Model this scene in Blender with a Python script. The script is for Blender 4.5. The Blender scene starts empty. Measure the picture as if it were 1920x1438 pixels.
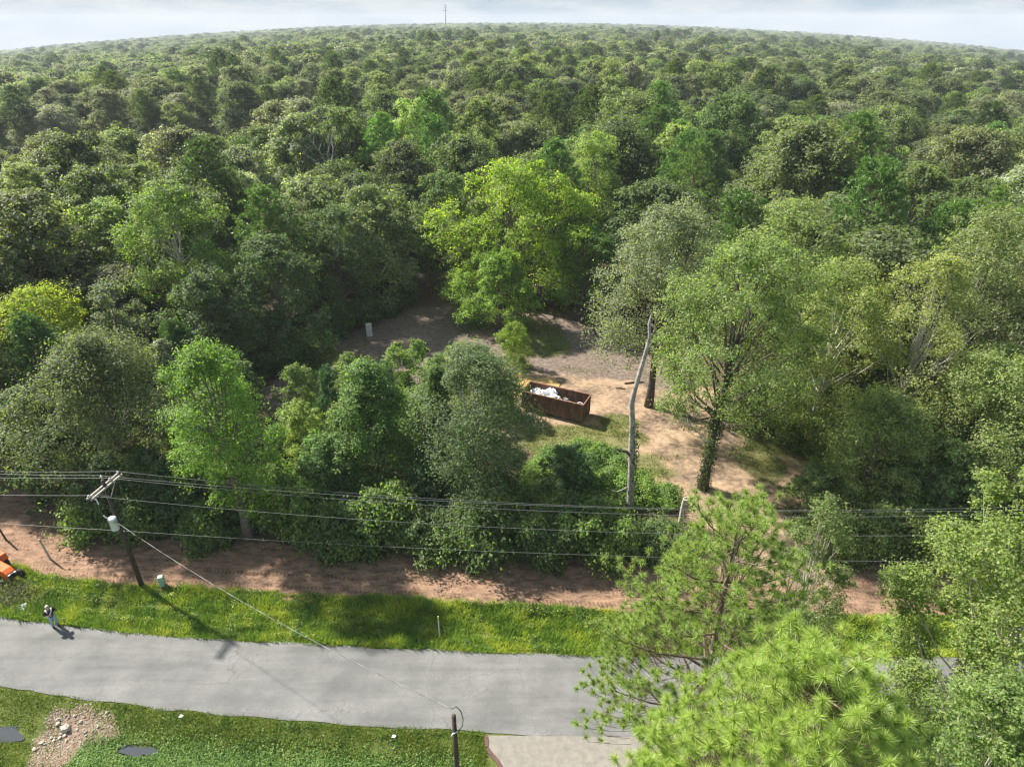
import bpy, math, random
import numpy as np
from mathutils import Vector, Matrix, Euler

scene = bpy.context.scene
C = scene.collection
R = math.radians

# ------------------------------------------------------------------ camera
CAM_H = 35.0
cam_d = bpy.data.cameras.new('camera')
cam = bpy.data.objects.new('camera', cam_d)
C.objects.link(cam)
cam_d.sensor_width = 36.0
cam_d.lens = 36.0 * 1230.0 / 1920.0
cam_d.clip_start = 0.3
cam_d.clip_end = 20000.0
cam.location = (0, 0, CAM_H)
cam.rotation_euler = (R(90 - 28.9), 0, 0)
scene.camera = cam

# ------------------------------------------------------------------ world, sun, exposure
SUN_EL = R(43.0)
SUN_XY = Vector((-0.86, 0.51)).normalized()
world = bpy.data.worlds.new('World')
scene.world = world
world.use_nodes = True
wn = world.node_tree
wn.nodes.clear()
w_out = wn.nodes.new('ShaderNodeOutputWorld')
w_bg = wn.nodes.new('ShaderNodeBackground')
w_sky = wn.nodes.new('ShaderNodeTexSky')
w_sky.sky_type = 'NISHITA'
w_sky.sun_disc = False
w_sky.sun_elevation = SUN_EL
w_sky.sun_rotation = math.atan2(SUN_XY.x, SUN_XY.y)
w_sky.air_density = 1.0
w_sky.dust_density = 0.5
w_tc = wn.nodes.new('ShaderNodeTexCoord')
w_map = wn.nodes.new('ShaderNodeMapping')
w_map.inputs['Scale'].default_value = (1.0, 1.0, 4.5)
w_noi = wn.nodes.new('ShaderNodeTexNoise')
w_noi.inputs['Scale'].default_value = 7.0
w_noi.inputs['Detail'].default_value = 7.0
w_noi.inputs['Roughness'].default_value = 0.58
w_ramp = wn.nodes.new('ShaderNodeValToRGB')
w_ramp.color_ramp.elements[0].position = 0.38
w_ramp.color_ramp.elements[1].position = 0.60
w_mul = wn.nodes.new('ShaderNodeMath'); w_mul.operation = 'MULTIPLY'
w_mul.inputs[1].default_value = 0.9
w_mix = wn.nodes.new('ShaderNodeMix'); w_mix.data_type = 'RGBA'
w_cl = wn.nodes.new('ShaderNodeMix'); w_cl.data_type = 'RGBA'
w_cl.inputs['A'].default_value = (0.95, 1.45, 2.05, 1)
w_cl.inputs['B'].default_value = (2.2, 2.4, 2.6, 1)
w_mix.inputs['Factor'].default_value = 0.92
wn.links.new(w_tc.outputs['Generated'], w_map.inputs['Vector'])
wn.links.new(w_map.outputs['Vector'], w_noi.inputs['Vector'])
wn.links.new(w_noi.outputs['Fac'], w_ramp.inputs['Fac'])
wn.links.new(w_ramp.outputs['Color'], w_mul.inputs[0])
wn.links.new(w_mul.outputs[0], w_cl.inputs['Factor'])
wn.links.new(w_cl.outputs['Result'], w_mix.inputs['B'])
wn.links.new(w_sky.outputs['Color'], w_mix.inputs['A'])
wn.links.new(w_mix.outputs['Result'], w_bg.inputs['Color'])
wn.links.new(w_bg.outputs['Background'], w_out.inputs['Surface'])
w_bg.inputs['Strength'].default_value = 0.11

sun_d = bpy.data.lights.new('sun', 'SUN')
sun_d.energy = 4.7
sun_d.angle = R(1.6)
sun_d.color = (1.0, 0.94, 0.84)
sun = bpy.data.objects.new('sun', sun_d)
C.objects.link(sun)
sun_dir = Vector((SUN_XY.x * math.cos(SUN_EL), SUN_XY.y * math.cos(SUN_EL), math.sin(SUN_EL)))
sun.rotation_euler = (-sun_dir).to_track_quat('-Z', 'Y').to_euler()
sun.location = sun_dir * 100

vs = scene.view_settings
vs.view_transform = 'Standard'
vs.look = 'None'
vs.exposure = 1.4
vs.gamma = 1.0
vs.use_curve_mapping = False

cy = scene.cycles
cy.max_bounces = 8
cy.diffuse_bounces = 5
cy.glossy_bounces = 2
cy.transmission_bounces = 5
cy.volume_bounces = 0
cy.transparent_max_bounces = 4
cy.use_denoising = True
cy.denoising_prefilter = 'ACCURATE'
cy.sample_clamp_indirect = 8.0
scene.render.film_transparent = False
cy.filter_width = 1.3

# ------------------------------------------------------------------ helpers
def tag(o, label=None, cat=None, group=None, kind=None):
    if label: o['label'] = label
    if cat: o['category'] = cat
    if group: o['group'] = group
    if kind: o['kind'] = kind
    return o

def empty(name, loc=(0, 0, 0), rz=0.0):
    o = bpy.data.objects.new(name, None)
    o.empty_display_size = 0.3
    C.objects.link(o)
    o.location = loc
    o.rotation_euler = (0, 0, rz)
    return o

def np_mesh(name, verts, loops, sizes, mat=None, smooth=False):
    verts = np.asarray(verts, dtype=np.float32)
    loops = np.asarray(loops, dtype=np.int32).ravel()
    sizes = np.asarray(sizes, dtype=np.int32)
    me = bpy.data.meshes.new(name)
    me.vertices.add(len(verts))
    me.vertices.foreach_set('co', verts.ravel())
    me.loops.add(len(loops))
    me.loops.foreach_set('vertex_index', loops)
    me.polygons.add(len(sizes))
    starts = np.concatenate(([0], np.cumsum(sizes)[:-1])).astype(np.int32)
    me.polygons.foreach_set('loop_start', starts)
    me.update(calc_edges=True)
    if smooth:
        me.polygons.foreach_set('use_smooth', np.ones(len(sizes), dtype=bool))
    if mat: me.materials.append(mat)
    return me

class MB:
    """collects simple shapes into one mesh"""
    def __init__(self): self.v = []; self.f = []
    def add(self, vs_, fs_):
        o = len(self.v)
        self.v += [tuple(p) for p in vs_]
        self.f += [tuple(i + o for i in f) for f in fs_]
        return self
    def box(self, c, s, rot=None, taper=1.0):
        hx, hy, hz = s[0] / 2, s[1] / 2, s[2] / 2
        pts = [Vector((sx * hx * (taper if sz > 0 else 1), sy * hy * (taper if sz > 0 else 1), sz * hz))
               for sz in (-1, 1) for sy in (-1, 1) for sx in (-1, 1)]
        if rot is not None:
            m = Euler(rot).to_matrix(); pts = [m @ p for p in pts]
        pts = [p + Vector(c) for p in pts]
        return self.add(pts, [(0, 2, 3, 1), (4, 5, 7, 6), (0, 1, 5, 4), (1, 3, 7, 5), (3, 2, 6, 7), (2, 0, 4, 6)])
    def tube(self, pts, rad, n=8, cap=True):
        pts = [Vector(p) for p in pts]
        if not hasattr(rad, '__len__'): rad = [rad] * len(pts)
        rings = []
        up = None
        for i, p in enumerate(pts):
            d = (pts[min(i + 1, len(pts) - 1)] - pts[max(i - 1, 0)])
            if d.length < 1e-9: d = Vector((0, 0, 1))
            d.normalize()
            if up is None:
                up = Vector((1, 0, 0)) if abs(d.x) < 0.8 else Vector((0, 1, 0))
            a = (up - d * up.dot(d)).normalized(); b = d.cross(a); up = a
            rings.append([p + (a * math.cos(2 * math.pi * k / n) + b * math.sin(2 * math.pi * k / n)) * rad[i] for k in range(n)])
        vs_ = [q for r in rings for q in r]
        fs_ = []
        for i in range(len(pts) - 1):
            for k in range(n):
                fs_.append((i * n + k, i * n + (k + 1) % n, (i + 1) * n + (k + 1) % n, (i + 1) * n + k))
        if cap:
            fs_.append(tuple(range(n - 1, -1, -1)))
            fs_.append(tuple((len(pts) - 1) * n + k for k in range(n)))
        return self.add(vs_, fs_)
    def lathe(self, c, prof, n=16):
        return self.tube([(c[0], c[1], c[2] + z) for r, z in prof], [max(r, 1e-4) for r, z in prof], n)
    def mesh(self, name, mat, smooth=False):
        me = bpy.data.meshes.new(name)
        me.from_pydata(self.v, [], self.f)
        me.update()
        if mat: me.materials.append(mat)
        if smooth: me.polygons.foreach_set('use_smooth', np.ones(len(self.f), dtype=bool))
        return me
    def build(self, name, mat, parent=None, smooth=False):
        return link(name, self.mesh(name, mat, smooth), parent)

def link(name, me, parent=None):
    o = bpy.data.objects.new(name, me)
    C.objects.link(o)
    if parent: o.parent = parent
    return o

def bevel(o, w=0.02, seg=2):
    m = o.modifiers.new('bevel', 'BEVEL'); m.width = w; m.segments = seg; m.limit_method = 'ANGLE'
    return o

# ------------------------------------------------------------------ materials
def new_mat(name):
    m = bpy.data.materials.new(name); m.use_nodes = True
    nt = m.node_tree
    b = nt.nodes['Principled BSDF']
    return m, nt, b

def plain(name, col, rough=0.6, metal=0.0, var=0.25, scale=6.0, bump=0.0, spec=0.4, col2=None):
    m, nt, b = new_mat(name)
    tc = nt.nodes.new('ShaderNodeTexCoord')
    n = nt.nodes.new('ShaderNodeTexNoise'); n.inputs['Scale'].default_value = scale
    n.inputs['Detail'].default_value = 6; n.inputs['Roughness'].default_value = 0.65
    nt.links.new(tc.outputs['Object'], n.inputs['Vector'])
    r = nt.nodes.new('ShaderNodeValToRGB')
    r.color_ramp.elements[0].position = 0.3; r.color_ramp.elements[1].position = 0.7
    c2 = col2 or tuple(min(1, c * (1 + var)) for c in col)
    c1 = col if col2 else tuple(c * (1 - var) for c in col)
    r.color_ramp.elements[0].color = (*c1, 1); r.color_ramp.elements[1].color = (*c2, 1)
    nt.links.new(n.outputs['Fac'], r.inputs['Fac'])
    nt.links.new(r.outputs['Color'], b.inputs['Base Color'])
    b.inputs['Roughness'].default_value = rough
    b.inputs['Metallic'].default_value = metal
    b.inputs['Specular IOR Level'].default_value = spec
    if bump > 0:
        bp = nt.nodes.new('ShaderNodeBump'); bp.inputs['Strength'].default_value = bump
        bp.inputs['Distance'].default_value = 0.02
        nt.links.new(n.outputs['Fac'], bp.inputs['Height'])
        nt.links.new(bp.outputs['Normal'], b.inputs['Normal'])
    return m

def leaf_mat(name, source, ramp=None, col=(0.1, 0.12, 0.05), trans=0.54, rough=0.56, spec=0.32, spread=0.62):
    """source: 'object' = tint from the object's own colour, 'random' = colour of the kind picked per tree, 'fixed'"""
    m, nt, b = new_mat(name)
    L = nt.links.new
    oi = nt.nodes.new('ShaderNodeObjectInfo')
    geo = nt.nodes.new('ShaderNodeNewGeometry')
    if source == 'object':
        base = oi.outputs['Color']
    elif source == 'random':
        rp = nt.nodes.new('ShaderNodeValToRGB')
        cr = rp.color_ramp
        cr.interpolation = 'CONSTANT'
        while len(cr.elements) < len(ramp): cr.elements.new(0.5)
        for i, c in enumerate(ramp):
            cr.elements[i].position = i / len(ramp); cr.elements[i].color = (*c, 1)
        L(oi.outputs['Random'], rp.inputs['Fac'])
        base = rp.outputs['Color']
    else:
        rgb = nt.nodes.new('ShaderNodeRGB'); rgb.outputs[0].default_value = (*col, 1); base = rgb.outputs[0]
    # leaf to leaf differences
    mr = nt.nodes.new('ShaderNodeMapRange')
    mr.inputs['To Min'].default_value = 1 - spread; mr.inputs['To Max'].default_value = 1 + spread
    L(geo.outputs['Random Per Island'], mr.inputs['Value'])
    hs = nt.nodes.new('ShaderNodeHueSaturation')
    mh = nt.nodes.new('ShaderNodeMapRange')
    mh.inputs['To Min'].default_value = 0.475; mh.inputs['To Max'].default_value = 0.52
    mu = nt.nodes.new('ShaderNodeMath'); mu.operation = 'MULTIPLY'; mu.inputs[1].default_value = 7.31
    fr = nt.nodes.new('ShaderNodeMath'); fr.operation = 'FRACT'
    L(geo.outputs['Random Per Island'], mu.inputs[0]); L(mu.outputs[0], fr.inputs[0]); L(fr.outputs[0], mh.inputs['Value'])
    L(mh.outputs['Result'], hs.inputs['Hue']); L(mr.outputs['Result'], hs.inputs['Value']); L(base, hs.inputs['Color'])
    # upper and lower leaf face differ: the underside is paler and greyer
    und = nt.nodes.new('ShaderNodeMix'); und.data_type = 'RGBA'
    und.inputs['B'].default_value = (0.16, 0.18, 0.13, 1)
    bf = nt.nodes.new('ShaderNodeMath'); bf.operation = 'MULTIPLY'; bf.inputs[1].default_value = 0.22
    L(geo.outputs['Backfacing'], bf.inputs[0]); L(bf.outputs[0], und.inputs['Factor']); L(hs.outputs['Color'], und.inputs['A'])
    L(und.outputs['Result'], b.inputs['Base Color'])
    b.inputs['Roughness'].default_value = rough
    b.inputs['Specular IOR Level'].default_value = spec
    tr = nt.nodes.new('ShaderNodeBsdfTranslucent')
    tm = nt.nodes.new('ShaderNodeMix'); tm.data_type = 'RGBA'; tm.blend_type = 'MULTIPLY'; tm.inputs['Factor'].default_value = 1.0
    tm.inputs['B'].default_value = (1.35, 1.5, 0.55, 1)
    L(hs.outputs['Color'], tm.inputs['A']); L(tm.outputs['Result'], tr.inputs['Color'])
    mx = nt.nodes.new('ShaderNodeMixShader'); mx.inputs[0].default_value = trans
    L(b.outputs[0], mx.inputs[1]); L(tr.outputs[0], mx.inputs[2])
    L(mx.outputs[0], nt.nodes['Material Output'].inputs['Surface'])
    return m

M = {}
M['leaf'] = leaf_mat('foliage', 'object')
FOREST = [(0.085, 0.098, 0.050), (0.060, 0.080, 0.035), (0.105, 0.118, 0.070), (0.075, 0.105, 0.035), (0.095, 0.105, 0.060),
          (0.050, 0.070, 0.034), (0.120, 0.128, 0.085), (0.085, 0.120, 0.038), (0.070, 0.086, 0.045), (0.110, 0.135, 0.050), (0.135, 0.142, 0.112), (0.120, 0.145, 0.062)]
FOREST = [(a * 2.3, b * 2.26, c * 2.3) for a, b, c in FOREST]
M['forest'] = leaf_mat('forest_foliage', 'random', ramp=FOREST)
M['forest_pine'] = leaf_mat('forest_pine_foliage', 'random', ramp=[(0.085, 0.125, 0.038), (0.105, 0.15, 0.042), (0.07, 0.11, 0.04)])
M['needle'] = leaf_mat('pine_needles', 'object', trans=0.28, rough=0.38, spread=0.35)
M['bark'] = plain('bark_grey', (0.17, 0.14, 0.115), 0.9, var=0.5, scale=5, bump=0.6)
M['bark_pale'] = plain('bark_pale', (0.42, 0.39, 0.34), 0.85, var=0.35, scale=5, bump=0.4)
M['bark_pine'] = plain('bark_pine', (0.15, 0.105, 0.08), 0.9, var=0.5, scale=7, bump=0.6)
M['bark_dark'] = plain('bark_dark', (0.09, 0.075, 0.06), 0.9, var=0.4, scale=5, bump=0.5)
M['dead'] = plain('dead_wood', (0.30, 0.275, 0.25), 0.9, var=0.55, scale=3.0, bump=0.8)

# ------------------------------------------------------------------ the lie of the land
def smooth_line(pts):
    xs = np.array([p[0] for p in pts], float); ys = np.array([p[1] for p in pts], float)
    gx = np.arange(-120, 120.01, 0.5)
    gy = np.interp(gx, xs, ys)
    k = np.hanning(25); k /= k.sum()
    gp = np.pad(gy, 12, mode='edge')
    sm = np.convolve(gp, k, mode='valid')
    return lambda x: np.interp(x, gx, sm)
road_far = smooth_line([(-120, 59), (-60, 37.6), (-45, 33.4), (-34.4, 30.96), (-22.85, 29.4), (-8.86, 28.56), (3.36, 27.95), (30, 27.8), (120, 27)])
road_near = smooth_line([(-120, 52.5), (-60, 31.8), (-45, 28.3), (-30.7, 25.65), (-20.45, 24.22), (-10.94, 23.35), (1.2, 22.66), (5.7, 22.5), (30, 22.3), (120, 21.5)])
dirt_far = smooth_line([(-120, 68), (-60, 47), (-40.4, 41.5), (-35, 39.8), (-14.25, 37.4), (7.3, 36.2), (30, 35.6), (120, 35)])
dirt_near = smooth_line([(-120, 62), (-60, 41), (-40, 37), (-33, 34.4), (-24.8, 33.55), (-13.4, 32.9), (6.84, 31.4), (24.5, 31.0), (120, 30)])

CLEARING = np.array([(-24, 57), (-27, 63), (-22.5, 74), (-18, 81), (-13, 86), (-9, 86), (-4, 82), (4, 83), (10, 84), (13, 74), (19, 68),
                     (26, 61), (31, 56), (30, 50), (26, 44), (22, 39.5), (15, 38.5), (13, 43), (9, 47), (3, 51), (-6, 55), (-15, 57)])
def poly_sd(px, py, poly):
    """signed distance to a polygon, negative inside"""
    px = np.asarray(px, float); py = np.asarray(py, float)
    d = np.full(px.shape, 1e9); inside = np.zeros(px.shape, bool)
    n = len(poly)
    for i in range(n):
        a = poly[i]; b = poly[(i + 1) % n]
        ex, ey = b - a
        t = np.clip(((px - a[0]) * ex + (py - a[1]) * ey) / (ex * ex + ey * ey), 0, 1)
        d = np.minimum(d, np.hypot(px - a[0] - t * ex, py - a[1] - t * ey))
        c = ((a[1] > py) != (b[1] > py)) & (px < (b[0] - a[0]) * (py - a[1]) / (b[1] - a[1] + 1e-12) + a[0])
        inside ^= c
    return np.where(inside, -d, d)

def sstep(a, b, x):
    t = np.clip((x - a) / (b - a), 0, 1); return t * t * (3 - 2 * t)

_rs = np.random.RandomState(5)
_ph = _rs.uniform(0, 6.28, (24, 2)); _fr = _rs.normal(0, 1, (24, 2))
def wob(x, y, s):
    """cheap smooth noise, about -1..1"""
    x = np.asarray(x, float) / s; y = np.asarray(y, float) / s
    o = 0
    for i in range(8):
        o = o + np.sin(x * _fr[i, 0] * 2.2 + y * _fr[i, 1] * 2.2 + _ph[i, 0])
    return o / 4.0

def gz(x, y):
    """height of the ground"""
    x = np.asarray(x, float); y = np.asarray(y, float)
    r = np.hypot(x, y)
    az = np.degrees(np.arctan2(np.abs(x), y))
    slope = 0.0275 * np.minimum((az / 34.9) ** 2, 2.2)
    z = -slope * np.maximum(0, r - 95)
    z = z + 1.6 * wob(x, y, 130.0) * sstep(120, 400, r)
    yf = road_far(x); yn = road_near(x); dn = dirt_near(x)
    near = 1 - sstep(95, 130, r)
    # verge ditch beyond the road, bank of the dirt track, ditch on the near side
    t = np.clip((y - yf) / np.maximum(dn - yf, 0.5), 0, 1)
    z = z - near * 0.28 * np.sin(np.pi * t) * ((y > yf) & (y < dn))
    t2 = np.clip((yn - y) / 5.0, 0, 1)
    z = z - near * 0.38 * np.sin(np.pi * t2) ** 2 * (y < yn) * (1 - sstep(-3.5, -1.5, x))
    dirt = (y > dn) & (y < dirt_far(x))
    z = z + near * np.where(y > dn, 0.06 * wob(x, y, 2.2), 0.0)
    z = z - near * 0.03 * ((y < yf + 0.15) & (y > yn - 0.15))
    return z

def g0(x, y): return float(gz(x, y))

def axis(lo, hi, step, far):
    a = list(np.arange(lo, hi + 1e-6, step))
    s = step
    while a[-1] < far: s *= 1.22; a.append(a[-1] + s)
    s = step; b = []
    v = lo
    while v > -far: s *= 1.22; v -= s; b.append(v)
    return np.unique(np.clip(np.array(b[::-1] + a), -far, far))

RUBBLE = np.array([(-26.6, 24.5), (-24.5, 24.4), (-22.9, 23.6), (-22.5, 22.8), (-23.2, 21.9), (-24.0, 21.2), (-24.6, 20.6), (-25.8, 20.6), (-26.3, 21.9), (-26.9, 22.8)])

def ground_masks(x, y):
    yf = road_far(x); yn = road_near(x); dn = dirt_near(x); df = dirt_far(x)
    w = 0.45 * wob(x, y, 1.3) + 0.5 * wob(x, y, 4.0)
    track = sstep(-0.5, 0.35, y - dn - w * 0.55) * (1 - sstep(-0.6, 1.0, y - df - w))
    # bare ground fanning out to the left, where the machine has been
    track = np.maximum(track, (1 - sstep(0, 4, np.hypot(x + 37, (y - 39) * 0.8) - 5 + w)) * (y > dn))
    sd = poly_sd(x, y, CLEARING) + w * 1.6
    clear = 1 - sstep(-1.2, 1.5, sd)
    # the opening runs through to the track on the right
    clear = np.maximum(clear, (1 - sstep(0, 2.0, np.abs(x - 20 + (y - 36) * -0.3) - 3.0 + w)) * (y > 34) * (y < 44))
    verge = (y > yf - 0.3) * (1 - sstep(-0.5, 0.35, y - dn - w * 0.55)) * (np.abs(x) < 115)
    lawn = (y <= yn + 0.3) * (1.0)
    rub = 1 - sstep(-0.5, 0.6, poly_sd(x, y, RUBBLE) + 0.5 * wob(x, y, 0.8))
    lawn = lawn * (1 - rub)
    # green patches inside the opening
    patch = 0
    for cx, cyy, rx, ry in [(6, 52.0, 7.5, 3.2), (9, 47.5, 6, 4), (3, 75, 5, 6), (-22, 66, 3.5, 7), (10.5, 55.5, 2.2, 1.6), (26, 52, 4, 4), (27, 60, 5, 3), (-13, 58.5, 8, 2.0), (22.5, 48.5, 2.6, 3.4)]:
        patch = np.maximum(patch, 1 - sstep(0.55, 1.15, np.hypot((x - cx) / rx, (y - cyy) / ry) + 0.22 * w))
    mulch_shade = np.maximum(1 - sstep(-7, 1, x + (y - 62) * -0.15 + 3 * w), sstep(63, 68.5, y + 0.2 * x + 3.2 * w)) * 1.0  # mulch at the left and back, darkened also for the trees' shade there
    return track, clear, np.maximum(verge, lawn), rub, patch, mulch_shade

def build_ground():
    xs = axis(-46, 46, 0.45, 6000); ys = axis(12, 96, 0.45, 6000)
    X, Y = np.meshgrid(xs, ys)
    Z = gz(X, Y)
    V = np.stack([X.ravel(), Y.ravel(), Z.ravel()], 1)
    nx, ny = len(xs), len(ys)
    i = np.arange(ny - 1)[:, None] * nx + np.arange(nx - 1)[None, :]
    F = np.stack([i, i + 1, i + 1 + nx, i + nx], -1).reshape(-1, 4)
    m, nt, b = new_mat('ground_soil')
    me = np_mesh('ground', V, F, np.full(len(F), 4), m, True)
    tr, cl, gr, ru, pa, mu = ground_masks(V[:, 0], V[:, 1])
    ca = me.color_attributes.new('zones', 'FLOAT_COLOR', 'POINT')
    ca.data.foreach_set('color', np.stack([tr, cl, gr, ru], 1).astype(np.float32).ravel())
    cb = me.color_attributes.new('patches', 'FLOAT_COLOR', 'POINT')
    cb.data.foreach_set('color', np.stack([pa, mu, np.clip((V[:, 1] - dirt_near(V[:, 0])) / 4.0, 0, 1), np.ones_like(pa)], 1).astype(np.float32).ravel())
    L = nt.links.new
    at = nt.nodes.new('ShaderNodeVertexColor'); at.layer_name = 'zones'
    at2 = nt.nodes.new('ShaderNodeVertexColor'); at2.layer_name = 'patches'
    sep = nt.nodes.new('ShaderNodeSeparateColor'); L(at.outputs['Color'], sep.inputs[0])
    tc = nt.nodes.new('ShaderNodeTexCoord')
    def noise(s, d=6, r=0.6, vec=None):
        n = nt.nodes.new('ShaderNodeTexNoise'); n.inputs['Scale'].default_value = s
        n.inputs['Detail'].default_value = d; n.inputs['Roughness'].default_value = r
        L(vec or tc.outputs['Object'], n.inputs['Vector']); return n.outputs['Fac']
    def ramp(fac, stops):
        r = nt.nodes.new('ShaderNodeValToRGB'); cr = r.color_ramp
        while len(cr.elements) < len(stops): cr.elements.new(0.5)
        for e, (p_, c_) in zip(cr.elements, stops): e.position = p_; e.color = (*c_, 1)
        L(fac, r.inputs['Fac']); return r.outputs['Color']
    def mixc(f, a, b_):
        n = nt.nodes.new('ShaderNodeMix'); n.data_type = 'RGBA'
        L(f, n.inputs['Factor']); L(a, n.inputs['A']); L(b_, n.inputs['B']); return n.outputs['Result']
    def math_(op, a, b_):
        n = nt.nodes.new('ShaderNodeMath'); n.operation = op
        for k, q in enumerate((a, b_)):
            if isinstance(q, (int, float)): n.inputs[k].default_value = q
            else: L(q, n.inputs[k])
        return n.outputs[0]
    nf = noise(2.2, 8, 0.7); nm = noise(0.35, 5, 0.6); nfine = noise(9.0, 6, 0.75)
    floor = ramp(nf, [(0.3, (0.06, 0.045, 0.032)), (0.5, (0.10, 0.075, 0.05)), (0.72, (0.16, 0.12, 0.085))])
    mp = nt.nodes.new('ShaderNodeMapping'); mp.inputs['Scale'].default_value = (0.55, 1.3, 1); mp.inputs['Rotation'].default_value = (0, 0, R(4))
    L(tc.outputs['Object'], mp.inputs['Vector'])
    ns = noise(1.6, 7, 0.7, mp.outputs['Vector'])
    mixs = math_('ADD', math_('MULTIPLY', ns, 0.6), math_('MULTIPLY', nfine, 0.4))
    track = ramp(mixs, [(0.38, (0.07, 0.048, 0.036)), (0.46, (0.18, 0.115, 0.078)), (0.53, (0.275, 0.172, 0.115)), (0.66, (0.40, 0.265, 0.18))])
    nc = math_('ADD', math_('MULTIPLY', nm, 0.55), math_('MULTIPLY', nf, 0.45))
    clear = ramp(nc, [(0.38, (0.10, 0.075, 0.055)), (0.47, (0.21, 0.15, 0.105)), (0.54, (0.32, 0.225, 0.15)), (0.66, (0.42, 0.305, 0.205))])
    grass = ramp(nf, [(0.3, (0.06, 0.085, 0.02)), (0.5, (0.10, 0.125, 0.03)), (0.7, (0.16, 0.16, 0.055))])
    rub = ramp(nfine, [(0.36, (0.11, 0.075, 0.05)), (0.5, (0.21, 0.145, 0.10)), (0.66, (0.34, 0.29, 0.25))])
    edge = math_('SUBTRACT', nfine, 0.5)
    def broken(v, amt=0.9):
        q = math_('ADD', v, math_('MULTIPLY', edge, amt))
        n = nt.nodes.new('ShaderNodeMapRange'); n.interpolation_type = 'SMOOTHSTEP'
        n.inputs['From Min'].default_value = 0.35; n.inputs['From Max'].default_value = 0.65
        L(q, n.inputs['Value']); return n.outputs['Result']
    sepB = nt.nodes.new('ShaderNodeSeparateColor'); L(at2.outputs['Color'], sepB.inputs[0])
    sx = nt.nodes.new('ShaderNodeSeparateXYZ'); L(tc.outputs['Object'], sx.inputs[0])
    def band(c0, w):
        d = math_('ABSOLUTE', math_('SUBTRACT', math_('ADD', sepB.outputs[2], math_('MULTIPLY', math_('SUBTRACT', nm, 0.5), 0.22)), c0), 0.0)
        n = nt.nodes.new('ShaderNodeMapRange'); n.inputs['From Min'].default_value = w; n.inputs['From Max'].default_value = w * 0.7
        L(d, n.inputs['Value']); return n.outputs['Result']
    tick = math_('MULTIPLY', math_('ADD', math_('SINE', math_('ADD', math_('MULTIPLY', sx.outputs['X'], 22.0), math_('MULTIPLY', sx.outputs['Y'], 5.0)), 0.0), 1.0), 0.5)
    bands = math_('MAXIMUM', band(0.17, 0.055), band(0.46, 0.05))
    nb = nt.nodes.new('ShaderNodeMapRange'); nb.inputs['From Min'].default_value = 0.42; nb.inputs['From Max'].default_value = 0.56; L(nm, nb.inputs['Value'])
    tread = math_('MULTIPLY', math_('MULTIPLY', bands, tick), nb.outputs['Result'])
    dk = nt.nodes.new('ShaderNodeMix'); dk.data_type = 'RGBA'; dk.blend_type = 'MULTIPLY'; dk.inputs['B'].default_value = (0.58, 0.56, 0.54, 1)
    L(tread, dk.inputs['Factor']); L(track, dk.inputs['A']); track = dk.outputs['Result']
    c = mixc(broken(sep.outputs[0]), floor, track)
    sep2 = nt.nodes.new('ShaderNodeSeparateColor'); L(at2.outputs['Color'], sep2.inputs[0])
    mulch_shade = ramp(nf, [(0.32, (0.075, 0.058, 0.046)), (0.5, (0.155, 0.12, 0.098)), (0.7, (0.27, 0.21, 0.17))])  # grey-brown mulch tone with tree shade painted into it
    clear = mixc(broken(sep2.outputs[1], 1.2), clear, mulch_shade)
    c = mixc(broken(sep.outputs[1]), c, clear)
    c = mixc(math_('MULTIPLY', broken(sep2.outputs[0], 2.2), 0.7), c, grass)
    c = mixc(broken(sep.outputs[2], 0.5), c, grass)
    c = mixc(broken(at.outputs['Alpha'], 0.7), c, rub)
    # beyond sight of single pieces the ground is the forest's own green
    L(c, b.inputs['Base Color'])
    b.inputs['Roughness'].default_value = 0.95
    b.inputs['Specular IOR Level'].default_value = 0.15
    bp = nt.nodes.new('ShaderNodeBump'); bp.inputs['Strength'].default_value = 0.7; bp.inputs['Distance'].default_value = 0.12
    L(mixs, bp.inputs['Height']); L(bp.outputs['Normal'], b.inputs['Normal'])
    return tag(link('ground', me), kind='structure')
build_ground()

def strip(name, xs, fa, fb, z, mat, n=14, zoff=None):
    V = []; F = []
    t = np.linspace(0, 1, n)
    rs = np.random.RandomState(9)
    ja = np.convolve(rs.normal(0, 0.05, len(xs) + 4), np.ones(5) / 2.2, 'valid'); jb = np.convolve(rs.normal(0, 0.05, len(xs) + 4), np.ones(5) / 2.2, 'valid')
    for i, x in enumerate(xs):
        a = float(fa(x)) + ja[i]; b_ = float(fb(x)) + jb[i]
        for q in t:
            crown = 0.05 * (1 - (2 * q - 1) ** 2)
            V.append((x, a + (b_ - a) * q, z + crown))
    F = [(i * n + k, (i + 1) * n + k, (i + 1) * n + k + 1, i * n + k + 1) for i in range(len(xs) - 1) for k in range(n - 1)]
    me = bpy.data.meshes.new(name); me.from_pydata(V, [], F); me.update(); me.materials.append(mat)
    me.polygons.foreach_set('use_smooth', np.ones(len(F), dtype=bool))
    return link(name, me)

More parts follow.
